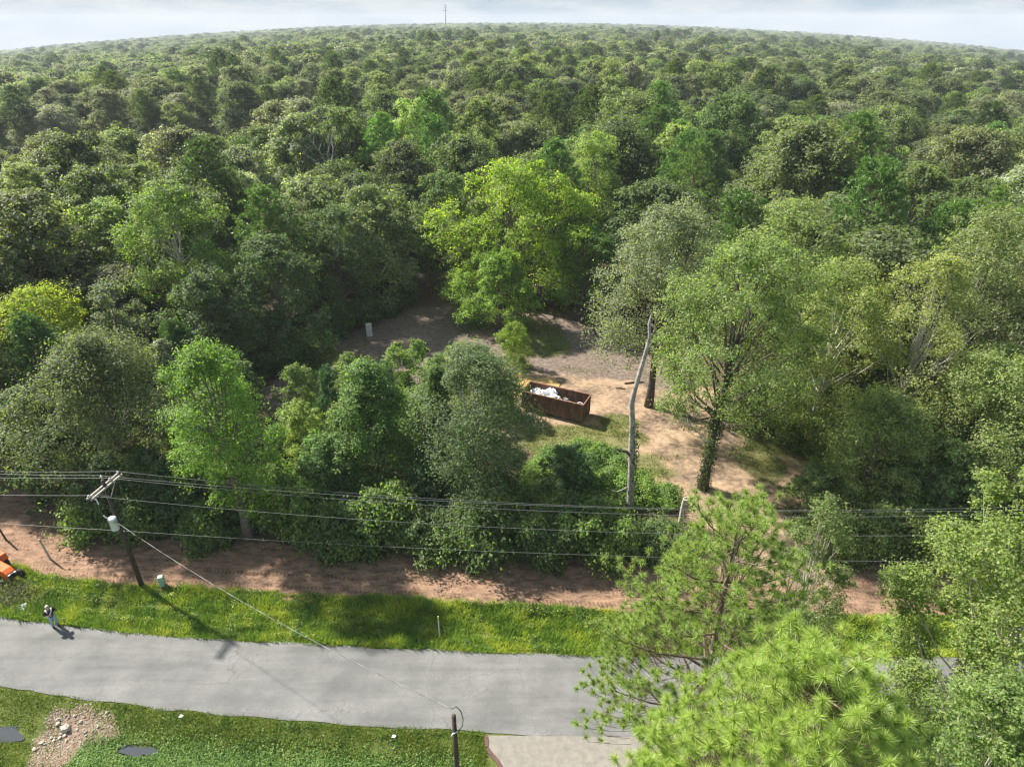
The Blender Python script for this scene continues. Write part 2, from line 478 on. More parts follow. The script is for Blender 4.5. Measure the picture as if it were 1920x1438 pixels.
def asphalt():
    m, nt, b = new_mat('weathered_asphalt'); L = nt.links.new
    tc = nt.nodes.new('ShaderNodeTexCoord')
    mp = nt.nodes.new('ShaderNodeMapping'); mp.inputs['Scale'].default_value = (0.10, 1.1, 1); mp.inputs['Rotation'].default_value = (0, 0, R(3.5))
    L(tc.outputs['Object'], mp.inputs['Vector'])
    n1 = nt.nodes.new('ShaderNodeTexNoise'); n1.inputs['Scale'].default_value = 1.3; n1.inputs['Detail'].default_value = 6; L(mp.outputs[0], n1.inputs['Vector'])
    n2 = nt.nodes.new('ShaderNodeTexNoise'); n2.inputs['Scale'].default_value = 14; n2.inputs['Detail'].default_value = 7; n2.inputs['Roughness'].default_value = 0.8; L(tc.outputs['Object'], n2.inputs['Vector'])
    n3 = nt.nodes.new('ShaderNodeTexNoise'); n3.inputs['Scale'].default_value = 0.35; n3.inputs['Detail'].default_value = 7; n3.inputs['Roughness'].default_value = 0.65; L(tc.outputs['Object'], n3.inputs['Vector'])
    add = nt.nodes.new('ShaderNodeMath'); add.operation = 'MULTIPLY_ADD'; add.inputs[1].default_value = 0.55; L(n2.outputs['Fac'], add.inputs[0])
    m5 = nt.nodes.new('ShaderNodeMath'); m5.operation = 'MULTIPLY'; m5.inputs[1].default_value = 0.45; L(n1.outputs['Fac'], m5.inputs[0]); L(m5.outputs[0], add.inputs[2])
    rp = nt.nodes.new('ShaderNodeValToRGB'); cr = rp.color_ramp
    cr.elements[0].position = 0.33; cr.elements[0].color = (0.108, 0.108, 0.105, 1)
    cr.elements[1].position = 0.66; cr.elements[1].color = (0.2, 0.2, 0.195, 1)
    L(add.outputs[0], rp.inputs['Fac'])
    # cracks: crocodile cracking, in patches
    warp = nt.nodes.new('ShaderNodeTexNoise'); warp.inputs['Scale'].default_value = 1.5; warp.inputs['Detail'].default_value = 4; L(tc.outputs['Object'], warp.inputs['Vector'])
    wm = nt.nodes.new('ShaderNodeVectorMath'); wm.operation = 'MULTIPLY_ADD'; wm.inputs[1].default_value = (0.7, 0.7, 0.7)
    L(warp.outputs['Color'], wm.inputs[0]); L(tc.outputs['Object'], wm.inputs[2])
    def cracks(scale, width, lo, hi, src):
        v = nt.nodes.new('ShaderNodeTexVoronoi'); v.feature = 'DISTANCE_TO_EDGE'; v.inputs['Scale'].default_value = scale; L(wm.outputs[0], v.inputs['Vector'])
        q = nt.nodes.new('ShaderNodeMapRange'); q.inputs['From Min'].default_value = 0.0; q.inputs['From Max'].default_value = width
        q.inputs['To Min'].default_value = 1.0; q.inputs['To Max'].default_value = 0.0; L(v.outputs['Distance'], q.inputs['Value'])
        k = nt.nodes.new('ShaderNodeMapRange'); k.inputs['From Min'].default_value = lo; k.inputs['From Max'].default_value = hi; L(src, k.inputs['Value'])
        mm = nt.nodes.new('ShaderNodeMath'); mm.operation = 'MULTIPLY'; L(q.outputs[0], mm.inputs[0]); L(k.outputs[0], mm.inputs[1]); return mm.outputs[0]
    c1 = cracks(0.22, 0.007, 0.46, 0.56, n3.outputs['Fac'])
    c2 = cracks(2.6, 0.05, 0.53, 0.66, n1.outputs['Fac'])
    mxm = nt.nodes.new('ShaderNodeMath'); mxm.operation = 'MAXIMUM'; L(c1, mxm.inputs[0]); L(c2, mxm.inputs[1])
    sc = nt.nodes.new('ShaderNodeMath'); sc.operation = 'MULTIPLY'; sc.inputs[1].default_value = 0.6; L(mxm.outputs[0], sc.inputs[0])
    mix = nt.nodes.new('ShaderNodeMix'); mix.data_type = 'RGBA'; mix.inputs['B'].default_value = (0.09, 0.085, 0.075, 1)
    L(sc.outputs[0], mix.inputs['Factor']); L(rp.outputs['Color'], mix.inputs['A'])
    st = nt.nodes.new('ShaderNodeMapRange'); st.inputs['From Min'].default_value = 0.38; st.inputs['From Max'].default_value = 0.62
    st.inputs['To Min'].default_value = 0.82; st.inputs['To Max'].default_value = 1.12; L(n3.outputs['Fac'], st.inputs['Value'])
    sm = nt.nodes.new('ShaderNodeVectorMath'); sm.operation = 'SCALE'; L(mix.outputs['Result'], sm.inputs[0]); L(st.outputs[0], sm.inputs['Scale'])
    L(sm.outputs[0], b.inputs['Base Color'])
    b.inputs['Roughness'].default_value = 0.85; b.inputs['Specular IOR Level'].default_value = 0.25
    bp = nt.nodes.new('ShaderNodeBump'); bp.inputs['Strength'].default_value = 0.35; bp.inputs['Distance'].default_value = 0.02
    L(n2.outputs['Fac'], bp.inputs['Height']); L(bp.outputs['Normal'], b.inputs['Normal'])
    return m
M['asphalt'] = asphalt()
tag(strip('road', np.arange(-110, 110.1, 0.35), road_near, road_far, 0.012, M['asphalt']), kind='structure')

# ------------------------------------------------------------------ foliage builders
def unit(v):
    return v / np.maximum(np.linalg.norm(v, axis=-1, keepdims=True), 1e-9)

def leaf_quads(P, N, length, width, rs, droop=0.0):
    """one folded diamond leaf per point; returns verts and loops"""
    n = len(P)
    T = rs.normal(size=(n, 3)); T[:, 2] -= droop
    T = unit(T - N * np.sum(T * N, 1, keepdims=True))
    B = np.cross(N, T)
    L = (length * rs.uniform(0.65, 1.3, n))[:, None]; W = (width * rs.uniform(0.65, 1.3, n))[:, None]
    V = np.empty((n, 3, 3))
    V[:, 0] = P - T * L * 0.5 + B * W * 0.55
    V[:, 1] = P + T * L * 0.5
    V[:, 2] = P - T * L * 0.4 - B * W * 0.55
    return V.reshape(-1, 3), np.arange(n * 3), np.full(n, 3)

PROFILES = {
    'round': lambda t: np.sin(np.pi * np.clip(0.16 + 0.80 * t, 0, 1)) ** 0.75,
    'dome': lambda t: np.sqrt(np.clip(1 - np.clip(t, 0, 1) ** 2.4, 0, 1)) * (0.8 + 0.2 * np.clip(t / 0.25, 0, 1)),
    'cone': lambda t: np.clip(1.06 - t, 0.04, 1) ** 0.8 * np.clip(0.55 + t / 0.3, 0, 1),
    'column': lambda t: np.sin(np.pi * np.clip(0.2 + 0.76 * t, 0, 1)) ** 0.5,
    'vase': lambda t: (0.45 + 0.6 * np.clip(t / 0.6, 0, 1)) * np.sqrt(np.clip(1.02 - np.clip(t - 0.5, 0, 1) ** 2 * 3.6, 0.02, 1)),
}

def tree_meshes(name, seed, H=16.0, Rc=4.6, base=0.22, lobes=22, subs=20, leaves=34, leaf=0.30, aspect=0.62, profile='round',
                lobe_r=(0.26, 0.40), flat=0.75, droop=0.0, trunk_r=0.26, bark='bark', mat='leaf', spread=0.185, limbs=True, upward=0.55, stems=1, lean=(0, 0), holes=0.0):
    rs = np.random.RandomState(seed)
    prof = PROFILES[profile]
    t = (np.arange(lobes) + rs.uniform(0, 1, lobes)) / lobes
    t = t ** 0.9
    ang = np.arange(lobes) * 2.39996 + rs.uniform(-0.5, 0.5, lobes)
    lr = Rc * rs.uniform(*lobe_r, lobes) * (0.62 + 0.38 * prof(t))
    lr = lr * rs.uniform(0.7, 1.25, lobes)
    rad = np.maximum(Rc * prof(t) - lr * 0.7, 0) * np.sqrt(rs.uniform(0.35, 1.0, lobes)) * rs.uniform(0.85, 1.22, lobes)
    side = 1 + 0.16 * np.sin(ang * 2 + seed) + 0.12 * np.sin(ang * 3 + seed * 2.3)
    rad = rad * side
    zc = H * (base + (1 - base) * t)
    zc = np.minimum(zc + rs.uniform(-0.05, 0.05, lobes) * H, H - lr * 0.8)
    zc = np.maximum(zc, H * base * 0.8)
    LC = np.stack([rad * np.cos(ang) + lean[0] * zc / H, rad * np.sin(ang) + lean[1] * zc / H, zc], 1)
    # clumps on the lobes
    n1 = lobes * subs
    D = unit(rs.normal(size=(n1, 3)) + np.array([0, 0, 0.45]))
    li = np.repeat(np.arange(lobes), subs)
    SC = LC[li] + D * (lr[li] * (0.5 + 0.85 * rs.uniform(0, 1, n1) ** 0.8))[:, None] * np.array([1, 1, 0.85])
    if holes > 0:
        keep = rs.uniform(size=n1) > holes
        SC = SC[keep]; D = D[keep]; li = li[keep]; n1 = len(SC)
    q3 = SC * (3.4 / Rc)
    nz = np.sin(q3[:, 0] * 1.9 + q3[:, 2] * 1.3 + seed) + np.sin(q3[:, 1] * 2.3 - q3[:, 2] * 1.1 + seed * 1.7) + np.sin(q3[:, 2] * 2.1 + q3[:, 0] * 0.9 - q3[:, 1] * 1.2)
    keep = nz > rs.uniform(-2.6, -1.0, n1)
    SC = SC[keep]; D = D[keep]; li = li[keep]; n1 = len(SC)
    # leaves in the clumps
    leaves = int(leaves * 1.45); leaf = leaf * 0.86
    n2 = n1 * leaves
    si = np.repeat(np.arange(n1), leaves)
    sr = (lr[li] * spread * rs.uniform(0.6, 1.5, n1))[si]
    G = rs.normal(size=(n2, 3)) * np.array([1, 1, flat])
    P = SC[si] + G * sr[:, None]
    P[:, 2] -= droop * np.abs(G[:, 0]) * sr
    axisv = P - np.array([lean[0] * 0.5, lean[1] * 0.5, H * (base + 0.25)])
    N = unit(0.45 * unit(G) + 0.35 * D[si] + 0.25 * unit(axisv) + np.array([0, 0, upward]) + 0.55 * rs.normal(size=(n2, 3)))
    P[:, 2] = np.maximum(P[:, 2], 0.12)
    V, Lp, S = leaf_quads(P, N, leaf, leaf * aspect, rs, droop)
    crown = np_mesh(name + '_crown', V, Lp, S, M[mat])
    mb = MB()
    random.seed(seed)
    for s in range(stems):
        a = random.uniform(0, 6.28); off = 0 if stems == 1 else Rc * 0.10
        top = H * (0.82 if profile in ('cone', 'column') else 0.76)
        pts = []; rr = []
        for k in range(7):
            q = k / 6
            wobx = 0.12 * math.sin(q * 5 + a) * q * Rc * 0.35
            pts.append((off * math.cos(a) * (1 + q * 2) + wobx + lean[0] * q * top / H, off * math.sin(a) * (1 + q * 2) + 0.1 * math.cos(q * 4 + a) * q + lean[1] * q * top / H, -0.15 + q * (top + 0.15)))
            rr.append(trunk_r * (1.0 if stems == 1 else 0.6) * ((1 - q) ** 0.8 * 0.86 + 0.10) * (1.35 if k == 0 else 1))
        mb.tube(pts, rr, 8)
    if limbs:
        for i in range(lobes):
            e = LC[i]; d = math.hypot(e[0] - lean[0] * e[2] / H, e[1] - lean[1] * e[2] / H)
            z0 = max(H * (0.12 if base < 0.25 else base * 0.95), min(e[2] - 0.55 * d - 0.4 - random.uniform(0, 0.12) * H, H * random.uniform(0.30, 0.74 if profile in ('cone', 'column') else 0.62)))
            s = Vector((lean[0] * z0 / H, lean[1] * z0 / H, z0)); E_ = Vector(e)
            mid = s.lerp(E_, 0.5) + Vector((random.uniform(-.12, .12) * d, random.uniform(-.12, .12) * d, -0.10 * d + random.uniform(-.3, .3)))
            r0 = trunk_r * 0.36 * (1 - 0.6 * z0 / H)
            pts = [s, s.lerp(mid, 0.55), mid, mid.lerp(E_, 0.55), E_]
            mb.tube(pts, [r0, r0 * 0.75, r0 * 0.55, r0 * 0.36, r0 * 0.16], 5, cap=False)
            for k in range(3):
                j = random.randrange(n1)
                js = np.nonzero(li == i)[0].tolist()
                tgt = Vector(SC[random.choice(js)]) if js else E_ + Vector((random.uniform(-1, 1), random.uniform(-1, 1), random.uniform(-.3, 1))) * float(lr[i])
                st = mid.lerp(E_, random.uniform(0.3, 0.9))
                mb.tube([st, st.lerp(tgt, 0.5) + Vector((0, 0, 0.08)), tgt], [r0 * 0.3, r0 * 0.2, r0 * 0.08], 4, cap=False)
    trunk = mb.mesh(name + '_trunk', M[bark], True)
    return trunk, crown

def needle_tufts(P, D, n, length, width, rs, spread=0.9):
    """bursts of needles at points P along shoot directions D"""
    k = len(P)
    i = np.repeat(np.arange(k), n)
    Dn = unit(D[i] * rs.uniform(0.1, 0.9, (k * n, 1)) + unit(rs.normal(size=(k * n, 3))) * spread)
    o = P[i] + D[i] * (rs.uniform(-0.35, 0.1, (k * n, 1)) * length)
    ln = length * rs.uniform(0.7, 1.15, (k * n, 1))
    side = unit(np.cross(Dn, rs.normal(size=(k * n, 3))))
    V = np.empty((k * n, 3, 3))
    V[:, 0] = o + side * width * 0.5
    V[:, 1] = o + Dn * ln - np.array([0, 0, 0.12]) * ln
    V[:, 2] = o - side * width * 0.5
    return V.reshape(-1, 3), np.arange(k * n * 3), np.full(k * n, 3)

def pine_meshes(name, seed, H=20.0, Rc=4.0, base=0.45, branches=42, tufts=9, needles=16, length=0.55, width=0.07, trunk_r=0.24, mat='needle', round_top=0.55,
                young=False, bare=0.0, twig=True, lift=0.35, subs=4, inner=0.35, jitter=0.85, fill=0, fill_pow=0.5, fill_base=None):
    rs = np.random.RandomState(seed)
    mb = MB()
    bend = rs.uniform(-1, 1, 2) * 0.02 * H
    def tp(z):
        q = z / H
        return np.array([bend[0] * math.sin(q * 2.5), bend[1] * math.sin(q * 2.1), z])
    ks = np.linspace(0, 1, 10)
    mb.tube([tuple(tp(-0.2 + q * (H * 0.985 + 0.2))) for q in ks], [trunk_r * ((1 - q) ** 0.75 * 0.93 + 0.05) for q in ks], 8)
    TP = []; TD = []
    for b in range(branches):
        t = (b + rs.uniform(0, 1)) / branches
        z0 = H * (base + (0.98 - base) * t)
        a = b * 2.39996 + rs.uniform(-0.5, 0.5)
        if young: reach = Rc * (1.05 - t) ** 0.9
        else: reach = Rc * (np.clip(1 - t, 0, 1) ** round_top) * np.clip(0.45 + t * 2.2, 0, 1) * rs.uniform(0.55, 1.08)
        reach = max(reach, 0.35)
        up = lift + 0.75 * t + rs.uniform(-0.15, 0.15)
        s = tp(z0)
        dirh = np.array([math.cos(a), math.sin(a), 0.0])
        end = s + dirh * reach + np.array([0, 0, up * reach * 0.75])
        mid = s + dirh * reach * 0.55 + np.array([0, 0, up * reach * 0.28])
        r0 = trunk_r * 0.30 * (1 - 0.65 * t) + 0.012
        mb.tube([tuple(s), tuple(mid), tuple(end)], [r0, r0 * 0.62, r0 * 0.25], 5, cap=False)
        # side shoots carrying the tufts
        nsub = max(2, int(subs * (0.5 + reach / Rc)))
        for k in range(nsub):
            q = inner + (1 - inner) * (k + rs.uniform(0, 1)) / nsub
            if rs.uniform() < bare * (1 - q): continue
            p0 = (1 - q) ** 2 * s + 2 * q * (1 - q) * mid + q * q * end
            sd = unit((dirh * rs.uniform(0.1, 0.9) + np.array([-dirh[1], dirh[0], 0]) * rs.uniform(-1, 1) + np.array([0, 0, rs.uniform(0.2, 0.9)]))[None])[0]
            sl = reach * rs.uniform(0.14, 0.34) + length * 0.5
            p1 = p0 + sd * sl
            if twig: mb.tube([tuple(p0), tuple(p0 + sd * sl * 0.5 + np.array([0, 0, -0.03])), tuple(p1)], [r0 * 0.35, r0 * 0.26, r0 * 0.14], 4, cap=False)
            m_ = max(2, int(tufts * rs.uniform(0.6, 1.2) / 2))
            for j in range(m_):
                w = 1.0 if j == 0 else rs.uniform(0.25, 1.0)
                c = p0 + sd * sl * w + (0 if j == 0 else 1) * rs.normal(size=3) * np.array([1, 1, 0.7]) * length * jitter
                d = unit((sd * 0.6 + np.array([0, 0, 0.75]) + 0.35 * rs.normal(size=3))[None])[0]
                TP.append(c); TD.append(d)
        TP.append(end); TD.append(unit((dirh * 0.5 + np.array([0, 0, 0.9]))[None])[0])
    TP.append(tp(H)); TD.append(np.array([0, 0, 1.0]))
    fb = base if fill_base is None else fill_base
    k = 0
    while k < fill:      # shoots on the outside of the crown
        t = 1 - math.sqrt(rs.uniform()) if fill_pow > 0.6 else 1 - rs.uniform() ** 0.8
        a = rs.uniform(0, 6.283)
        if math.sin(a * 3 + t * 9 + seed) + math.sin(a * 5 - t * 13) < -0.85: continue
        k += 1
        rr = Rc * (1 - t) ** fill_pow * rs.uniform(0.72 if t < 0.5 else 0.3, 1.02) * (1 + 0.10 * math.sin(a * 4 + t * 17))
        c = tp(H * (fb + (1 - fb) * t)) + np.array([math.cos(a) * rr, math.sin(a) * rr, rs.uniform(-.2, .2)])
        d = unit(np.array([[math.cos(a) * (0.7 - 0.4 * t), math.sin(a) * (0.7 - 0.4 * t), 0.75]]) + 0.25 * rs.normal(size=(1, 3)))[0]
        TP.append(c); TD.append(d)
        mb.tube([tuple(c), tuple(c - d * length * 1.6), tuple(c - d * length * 2.2 - np.array([math.cos(a), math.sin(a), 0.3]) * min(rr * 0.45, 1.0))], [0.005, 0.007, 0.010], 4, cap=False)
    V, Lp, S = needle_tufts(np.array(TP), np.array(TD), needles, length, width, rs)
    return mb.mesh(name + '_trunk', M['bark_pine'], True), np_mesh(name + '_crown', V, Lp, S, M[mat]), len(TP)

def place_words(x, y, marks):
    """where a plant stands, told by the nearest thing one can find"""
    d, nm, mx, my = min((math.hypot(x - a, y - b), n, a, b) for (n, a, b) in marks)
    if d < 9: return 'close beside ' + nm
    if y > my + 0.7 * abs(x - mx): return ('behind ' if d < 26 else 'far behind ') + nm
    if y < my - 0.7 * abs(x - mx): return 'in front of ' + nm
    return ('a little way from ' if d < 22 else 'well aside from ') + nm

def put_tree(name, meshes, loc, label, cat, tint, rz=0.0, sc=(1, 1, 1), group=None, tilt=(0, 0)):
    root = empty(name, loc, rz)
    root.rotation_euler = (tilt[0], tilt[1], rz)
    root.scale = sc
    t = link('trunk', meshes[0], root)
    c = link('crown', meshes[1], root)
    c.color = (tint[0] * 1.84, tint[1] * 1.88, tint[2] * 1.72, 1.0)
    tag(root, label, cat, group)
    return root

# tints
HAZE = 1.6e-4
OLIVE = (0.088, 0.104, 0.050); GREY = (0.118, 0.132, 0.088); DEEP = (0.050, 0.088, 0.032); GREEN = (0.080, 0.110, 0.042)
BRIGHT = (0.105, 0.165, 0.034); YELLOW = (0.185, 0.215, 0.026); LIME = (0.150, 0.195, 0.060); LICHEN = (0.135, 0.160, 0.060)
DARK = (0.038, 0.062, 0.028); SILVER = (0.16, 0.17, 0.14); PINE = (0.070, 0.125, 0.030); PINELIT = (0.150, 0.215, 0.040); CEDAR = (0.085, 0.130, 0.022)

# kinds used all through the forest (seen from 55 m and more)
KIND = {
    'oak': [tree_meshes('oak%d' % i, 20 + i, 16.5, 6.9, 0.14, 30, 26, 36, 0.40, profile=('dome', 'round', 'dome')[i], lobe_r=(0.24, 0.38)) for i in range(3)],
    'ash': [tree_meshes('ash%d' % i, 40 + i, 17, 5.9, 0.12, 30, 24, 36, 0.38, profile='round', lobe_r=(0.24, 0.36), spread=0.20) for i in range(2)],
    'gum': [tree_meshes('gum%d' % i, 60 + i, 18, 5.0, 0.14, 32, 22, 34, 0.35, profile='column', lobe_r=(0.20, 0.32), spread=0.18, bark='bark_pale' if i else 'bark') for i in range(2)],
    'low': [tree_meshes('low%d' % i, 80 + i, 9, 4.1, 0.05, 22, 18, 34, 0.33, profile='dome', lobe_r=(0.26, 0.40), trunk_r=0.14, stems=2) for i in range(2)],
}
PINES = [pine_meshes('forest_pine%d' % i, 100 + i, 20, 4.2, (0.45, 0.38)[i], 48, 12, 22, 0.46, 0.085, fill=220, fill_pow=0.34, fill_base=0.66)[:2] for i in range(2)]
SHRUBS = [tree_meshes('shrub%d' % i, 140 + i, 2.6, 1.7, 0.02, 12, 20, 22, 0.22, profile=('dome', 'round', 'vase')[i], lobe_r=(0.26, 0.56), trunk_r=0.05, stems=3, spread=0.30, limbs=False) for i in range(3)]

# ------------------------------------------------------------------ named trees of the picture (x, y in metres from the point under the camera)
occupied = []     # x, y, radius
def occ(x, y, r): occupied.append((x, y, r))

def named(name, label, cat, x, y, H, Rc, tint, seed, tilt=(0, 0), group=None, **kw):
    ms = tree_meshes(name, seed, H, Rc, **kw)
    occ(x, y, Rc)
    return put_tree(name, ms, (x, y, g0(x, y) - 0.02), label, cat, tint, tilt=tilt, group=group)

NEAR = dict(leaf=0.23, subs=36, leaves=29, spread=0.22)
named('oak_tree', 'broad olive-green oak with dense fine leaves behind the transformer pole', 'tree', -32.0, 44.3, 14.3, 6.4, OLIVE, 301,
      base=0.06, lobes=40, profile='dome', lobe_r=(0.20, 0.32), **NEAR)
named('silver_leafed_tree', 'slim tree with silvery grey leaves rising behind the olive oak', 'tree', -30.0, 50.5, 11.2, 2.4, SILVER, 302,
      base=0.25, lobes=18, profile='cone', leaf=0.24, subs=18, leaves=24)
named('sweetgum_tree', 'tall bright green tree with thick bare trunk at the dirt track', 'tree', -20.4, 38.8, 16.6, 3.9, BRIGHT, 303,
      base=0.24, lobes=34, profile='round', lobe_r=(0.22, 0.34), trunk_r=0.42, bark='bark', leaf=0.19, subs=30, leaves=30, spread=0.22)
named('maple_tree', 'mid-green leafy tree between the yellow saplings and the slender dark cedar', 'tree', -11.4, 44.6, 11.9, 4.8, (0.08, 0.132, 0.036), 304,
      base=0.08, lobes=34, profile='cone', lobe_r=(0.22, 0.34), **NEAR)
named('cedar_tree', 'slender dark yellow-green cedar wedged between two roadside trees', 'cedar', -5.8, 44.0, 12.0, 2.6, (0.062, 0.105, 0.018), 305,
      base=0.04, lobes=46, profile='cone', lobe_r=(0.20, 0.30), leaf=0.2, aspect=0.35, subs=24, leaves=26, upward=0.7)
named('willow_oak', 'broad fine-leaved grey-green tree spreading in front of the rusty dumpster', 'tree', -2.6, 43.2, 13.9, 5.2, (0.078, 0.108, 0.055), 306,
      base=0.06, lobes=42, profile='round', lobe_r=(0.20, 0.32), leaf=0.25, aspect=0.42, subs=32, leaves=30, spread=0.3, stems=3, bark='bark_pale')
named('yellow_tree', 'vivid yellow-green tree at the left forest edge', 'tree', -46.5, 60, 12.4, 5.0, YELLOW, 307,
      base=0.2, lobes=26, profile='dome', leaf=0.26, subs=22, leaves=28)
named('grey_green_tree', 'slim grey-green tree beside the vivid yellow-green tree', 'tree', -39.0, 59.5, 13.0, 3.0, (0.10, 0.118, 0.08), 308,
      base=0.1, lobes=22, profile='column', leaf=0.25, subs=20, leaves=26)
named('sweetgum_tree', 'tall yellowish green tree with open crown left of the clearing', 'tree', -37.5, 72, 19.6, 7.0, (0.105, 0.148, 0.040), 309,
      base=0.30, lobes=38, profile='dome', lobe_r=(0.16, 0.26), leaf=0.28, subs=24, leaves=30, bark='bark_pale', spread=0.24)
named('dark_oak', 'big dark green oak hanging over the left edge of the clearing', 'tree', -26.5, 69.5, 14.5, 6.6, (0.062, 0.094, 0.040), 331,
      base=0.03, lobes=40, profile='dome', lobe_r=(0.18, 0.30), leaf=0.28, subs=26, leaves=24)
named('dark_oak', 'dark green oak behind the old white cabinet', 'tree', -22.0, 80.5, 15.0, 6.4, (0.066, 0.098, 0.042), 332,
      base=0.03, lobes=38, profile='dome', lobe_r=(0.18, 0.30), leaf=0.28, subs=26, leaves=24)
named('dark_oak', 'dark green oak between the slim grey-green tree and the clearing', 'tree', -31.5, 63.0, 13.0, 5.4, (0.058, 0.086, 0.038), 333,
      base=0.03, lobes=34, profile='dome', lobe_r=(0.18, 0.30), leaf=0.27, subs=26, leaves=24)
named('elm_tree', 'big bright yellow-green elm standing behind the back of the clearing', 'tree', 0.3, 86, 19.2, 10.8, (0.155, 0.205, 0.028), 310,
      base=0.10, lobes=56, profile='round', lobe_r=(0.15, 0.24), leaf=0.34, subs=26, leaves=26, flat=0.45, droop=0.4, trunk_r=0.45, spread=0.22)
named('elm_tree', 'low round yellow-green elm in front of the big elm', 'tree', -1.8, 78, 10.2, 5.8, (0.122, 0.185, 0.03), 311,
      base=0.10, lobes=30, profile='dome', lobe_r=(0.20, 0.32), leaf=0.28, subs=22, leaves=30, flat=0.5, droop=0.3)
named('elm_tree', 'darker green elm at the right side of the big yellow-green elm', 'tree', 9.5, 82.5, 12, 6.2, (0.07, 0.125, 0.025), 312,
      base=0.08, lobes=30, profile='dome', lobe_r=(0.2, 0.32), leaf=0.3, subs=22, leaves=28, flat=0.5, droop=0.3)
named('pale_lime_tree', 'upright pale lime-coloured tree rising behind the big elm', 'tree', 12.6, 103, 20.5, 4.6, LIME, 313,
      base=0.2, lobes=30, profile='column', leaf=0.34, aspect=0.45, subs=22, leaves=28)
named('grey_oak', 'silvery grey-green oak with straight dark trunk beside the open dirt', 'tree', 14.2, 58.5, 20.6, 7.9, (0.135, 0.15, 0.105), 314,
      base=0.32, lobes=40, profile='dome', lobe_r=(0.18, 0.30), leaf=0.24, subs=28, leaves=30, bark='bark_dark', trunk_r=0.42)
named('ivy_clad_oak', 'tall green oak with leaning ivy-covered trunk at the dirt opening', 'tree', 16.3, 44.8, 21.4, 7.4, (0.128, 0.165, 0.064), 315,
      base=0.34, lobes=44, profile='dome', lobe_r=(0.17, 0.28), leaf=0.21, subs=30, leaves=32, bark='bark_dark', trunk_r=0.40, lean=(1.4, 1.6))
named('round_oak', 'broad green oak behind the ivy-clad oak', 'tree', 26.5, 61, 20.0, 7.4, (0.125, 0.155, 0.062), 316,
      base=0.18, lobes=34, profile='dome', leaf=0.27, subs=22, leaves=30)
named('lichen_tree', 'yellow-green tree with pale branches right of the dirt opening', 'tree', 27.8, 51.5, 17.9, 6.0, (0.16, 0.182, 0.066), 317,
      base=0.12, lobes=36, profile='round', lobe_r=(0.18, 0.28), leaf=0.21, subs=26, leaves=30, bark='bark_pale', spread=0.25)
named('lichen_tree', 'tall yellow-green tree with bare white limbs showing through its crown', 'tree', 33.5, 49.0, 19.0, 6.2, (0.17, 0.185, 0.07), 318,
      base=0.12, lobes=36, profile='dome', lobe_r=(0.18, 0.28), leaf=0.21, subs=24, leaves=30, bark='bark_pale', spread=0.24, trunk_r=0.34, holes=0.12)
named('pale_oak', 'pale green broad oak at the right edge of the forest', 'tree', 43.5, 58, 20.0, 7.0, (0.14, 0.16, 0.078), 319,
      base=0.12, lobes=34, profile='dome', leaf=0.27, subs=22, leaves=30)
named('water_oak', 'leafy olive tree below the tall tree with bare white limbs', 'tree', 36.5, 43.0, 13.5, 5.2, (0.135, 0.165, 0.06), 320,
      base=0.06, lobes=34, profile='dome', leaf=0.21, subs=26, leaves=30)
named('thicket_tree', 'dark green bushy tree over the dirt track right of the ivy-clad oak', 'tree', 28.2, 41.8, 10.5, 4.8, (0.118, 0.152, 0.05), 321,
      base=0.04, lobes=34, profile='dome', leaf=0.20, subs=26, leaves=30)
named('slender_tree', 'slender tree with whitish twigs and sparse green leaves behind the tall pine', 'tree', 14.6, 23.6, 15.8, 2.5, (0.105, 0.135, 0.05), 322,
      base=0.10, lobes=36, profile='column', lobe_r=(0.2, 0.34), leaf=0.125, subs=26, leaves=26, bark='bark_pale', holes=0.15, trunk_r=0.16)
named('roadside_oak', 'big leafy light green tree on the near roadside right of the pines', 'tree', 21.7, 19.6, 20.8, 4.5, (0.128, 0.165, 0.046), 323,
      base=0.08, lobes=60, profile='round', lobe_r=(0.17, 0.27), leaf=0.165, subs=42, leaves=40, bark='bark_pale', spread=0.21, trunk_r=0.26)
named('roadside_oak', 'leafy green tree at the driveway corner below the big light green tree', 'tree', 17.4, 14.3, 15.0, 3.6, (0.115, 0.16, 0.048), 324,
      base=0.2, lobes=34, profile='round', lobe_r=(0.2, 0.3), leaf=0.14, subs=34, leaves=34, bark='bark_pale', trunk_r=0.22)

# white limbs of the lichen tree and a bare dead tree far back
def bare_limbs(mb, base, spec, seed):
    random.seed(seed)
    for (a, up, ln, r) in spec:
        p = Vector(base); d = Vector((math.cos(a), math.sin(a), up)).normalized()
        pts = [p.copy()]; rr = [r]
        for k in range(6):
            d = (d + Vector((random.uniform(-.3, .3), random.uniform(-.3, .3), random.uniform(-.12, .25)))).normalized()
            p = p + d * ln / 6; pts.append(p.copy()); rr.append(r * (1 - (k + 1) / 6.6))
            if k > 1:
                for s in range(2):
                    e = (d + Vector((random.uniform(-.9, .9), random.uniform(-.9, .9), random.uniform(-.3, .6)))).normalized()
                    q1 = p + e * ln * 0.14; q2 = q1 + (e + Vector((random.uniform(-.5, .5), random.uniform(-.5, .5), random.uniform(-.2, .4)))) * ln * 0.12
                    mb.tube([p, q1, q2], [rr[-1] * 0.6, rr[-1] * 0.4, rr[-1] * 0.15], 4, cap=False)
        mb.tube(pts, rr, 6)
mb = MB()
bare_limbs(mb, (0.6, -0.9, 9.0), [(-1.0, 0.8, 6.5, .11), (-2.4, 0.6, 5.5, .10), (-0.2, 0.9, 6.5, .10), (3.6, 0.9, 5.5, .09), (-1.7, 1.2, 6.5, .11)], 7)
lt = [o for o in bpy.data.objects if o.get('label', '').startswith('tall yellow-green tree with bare white limbs')][0]
mb.build('dead_limb', M['dead'], lt, True)

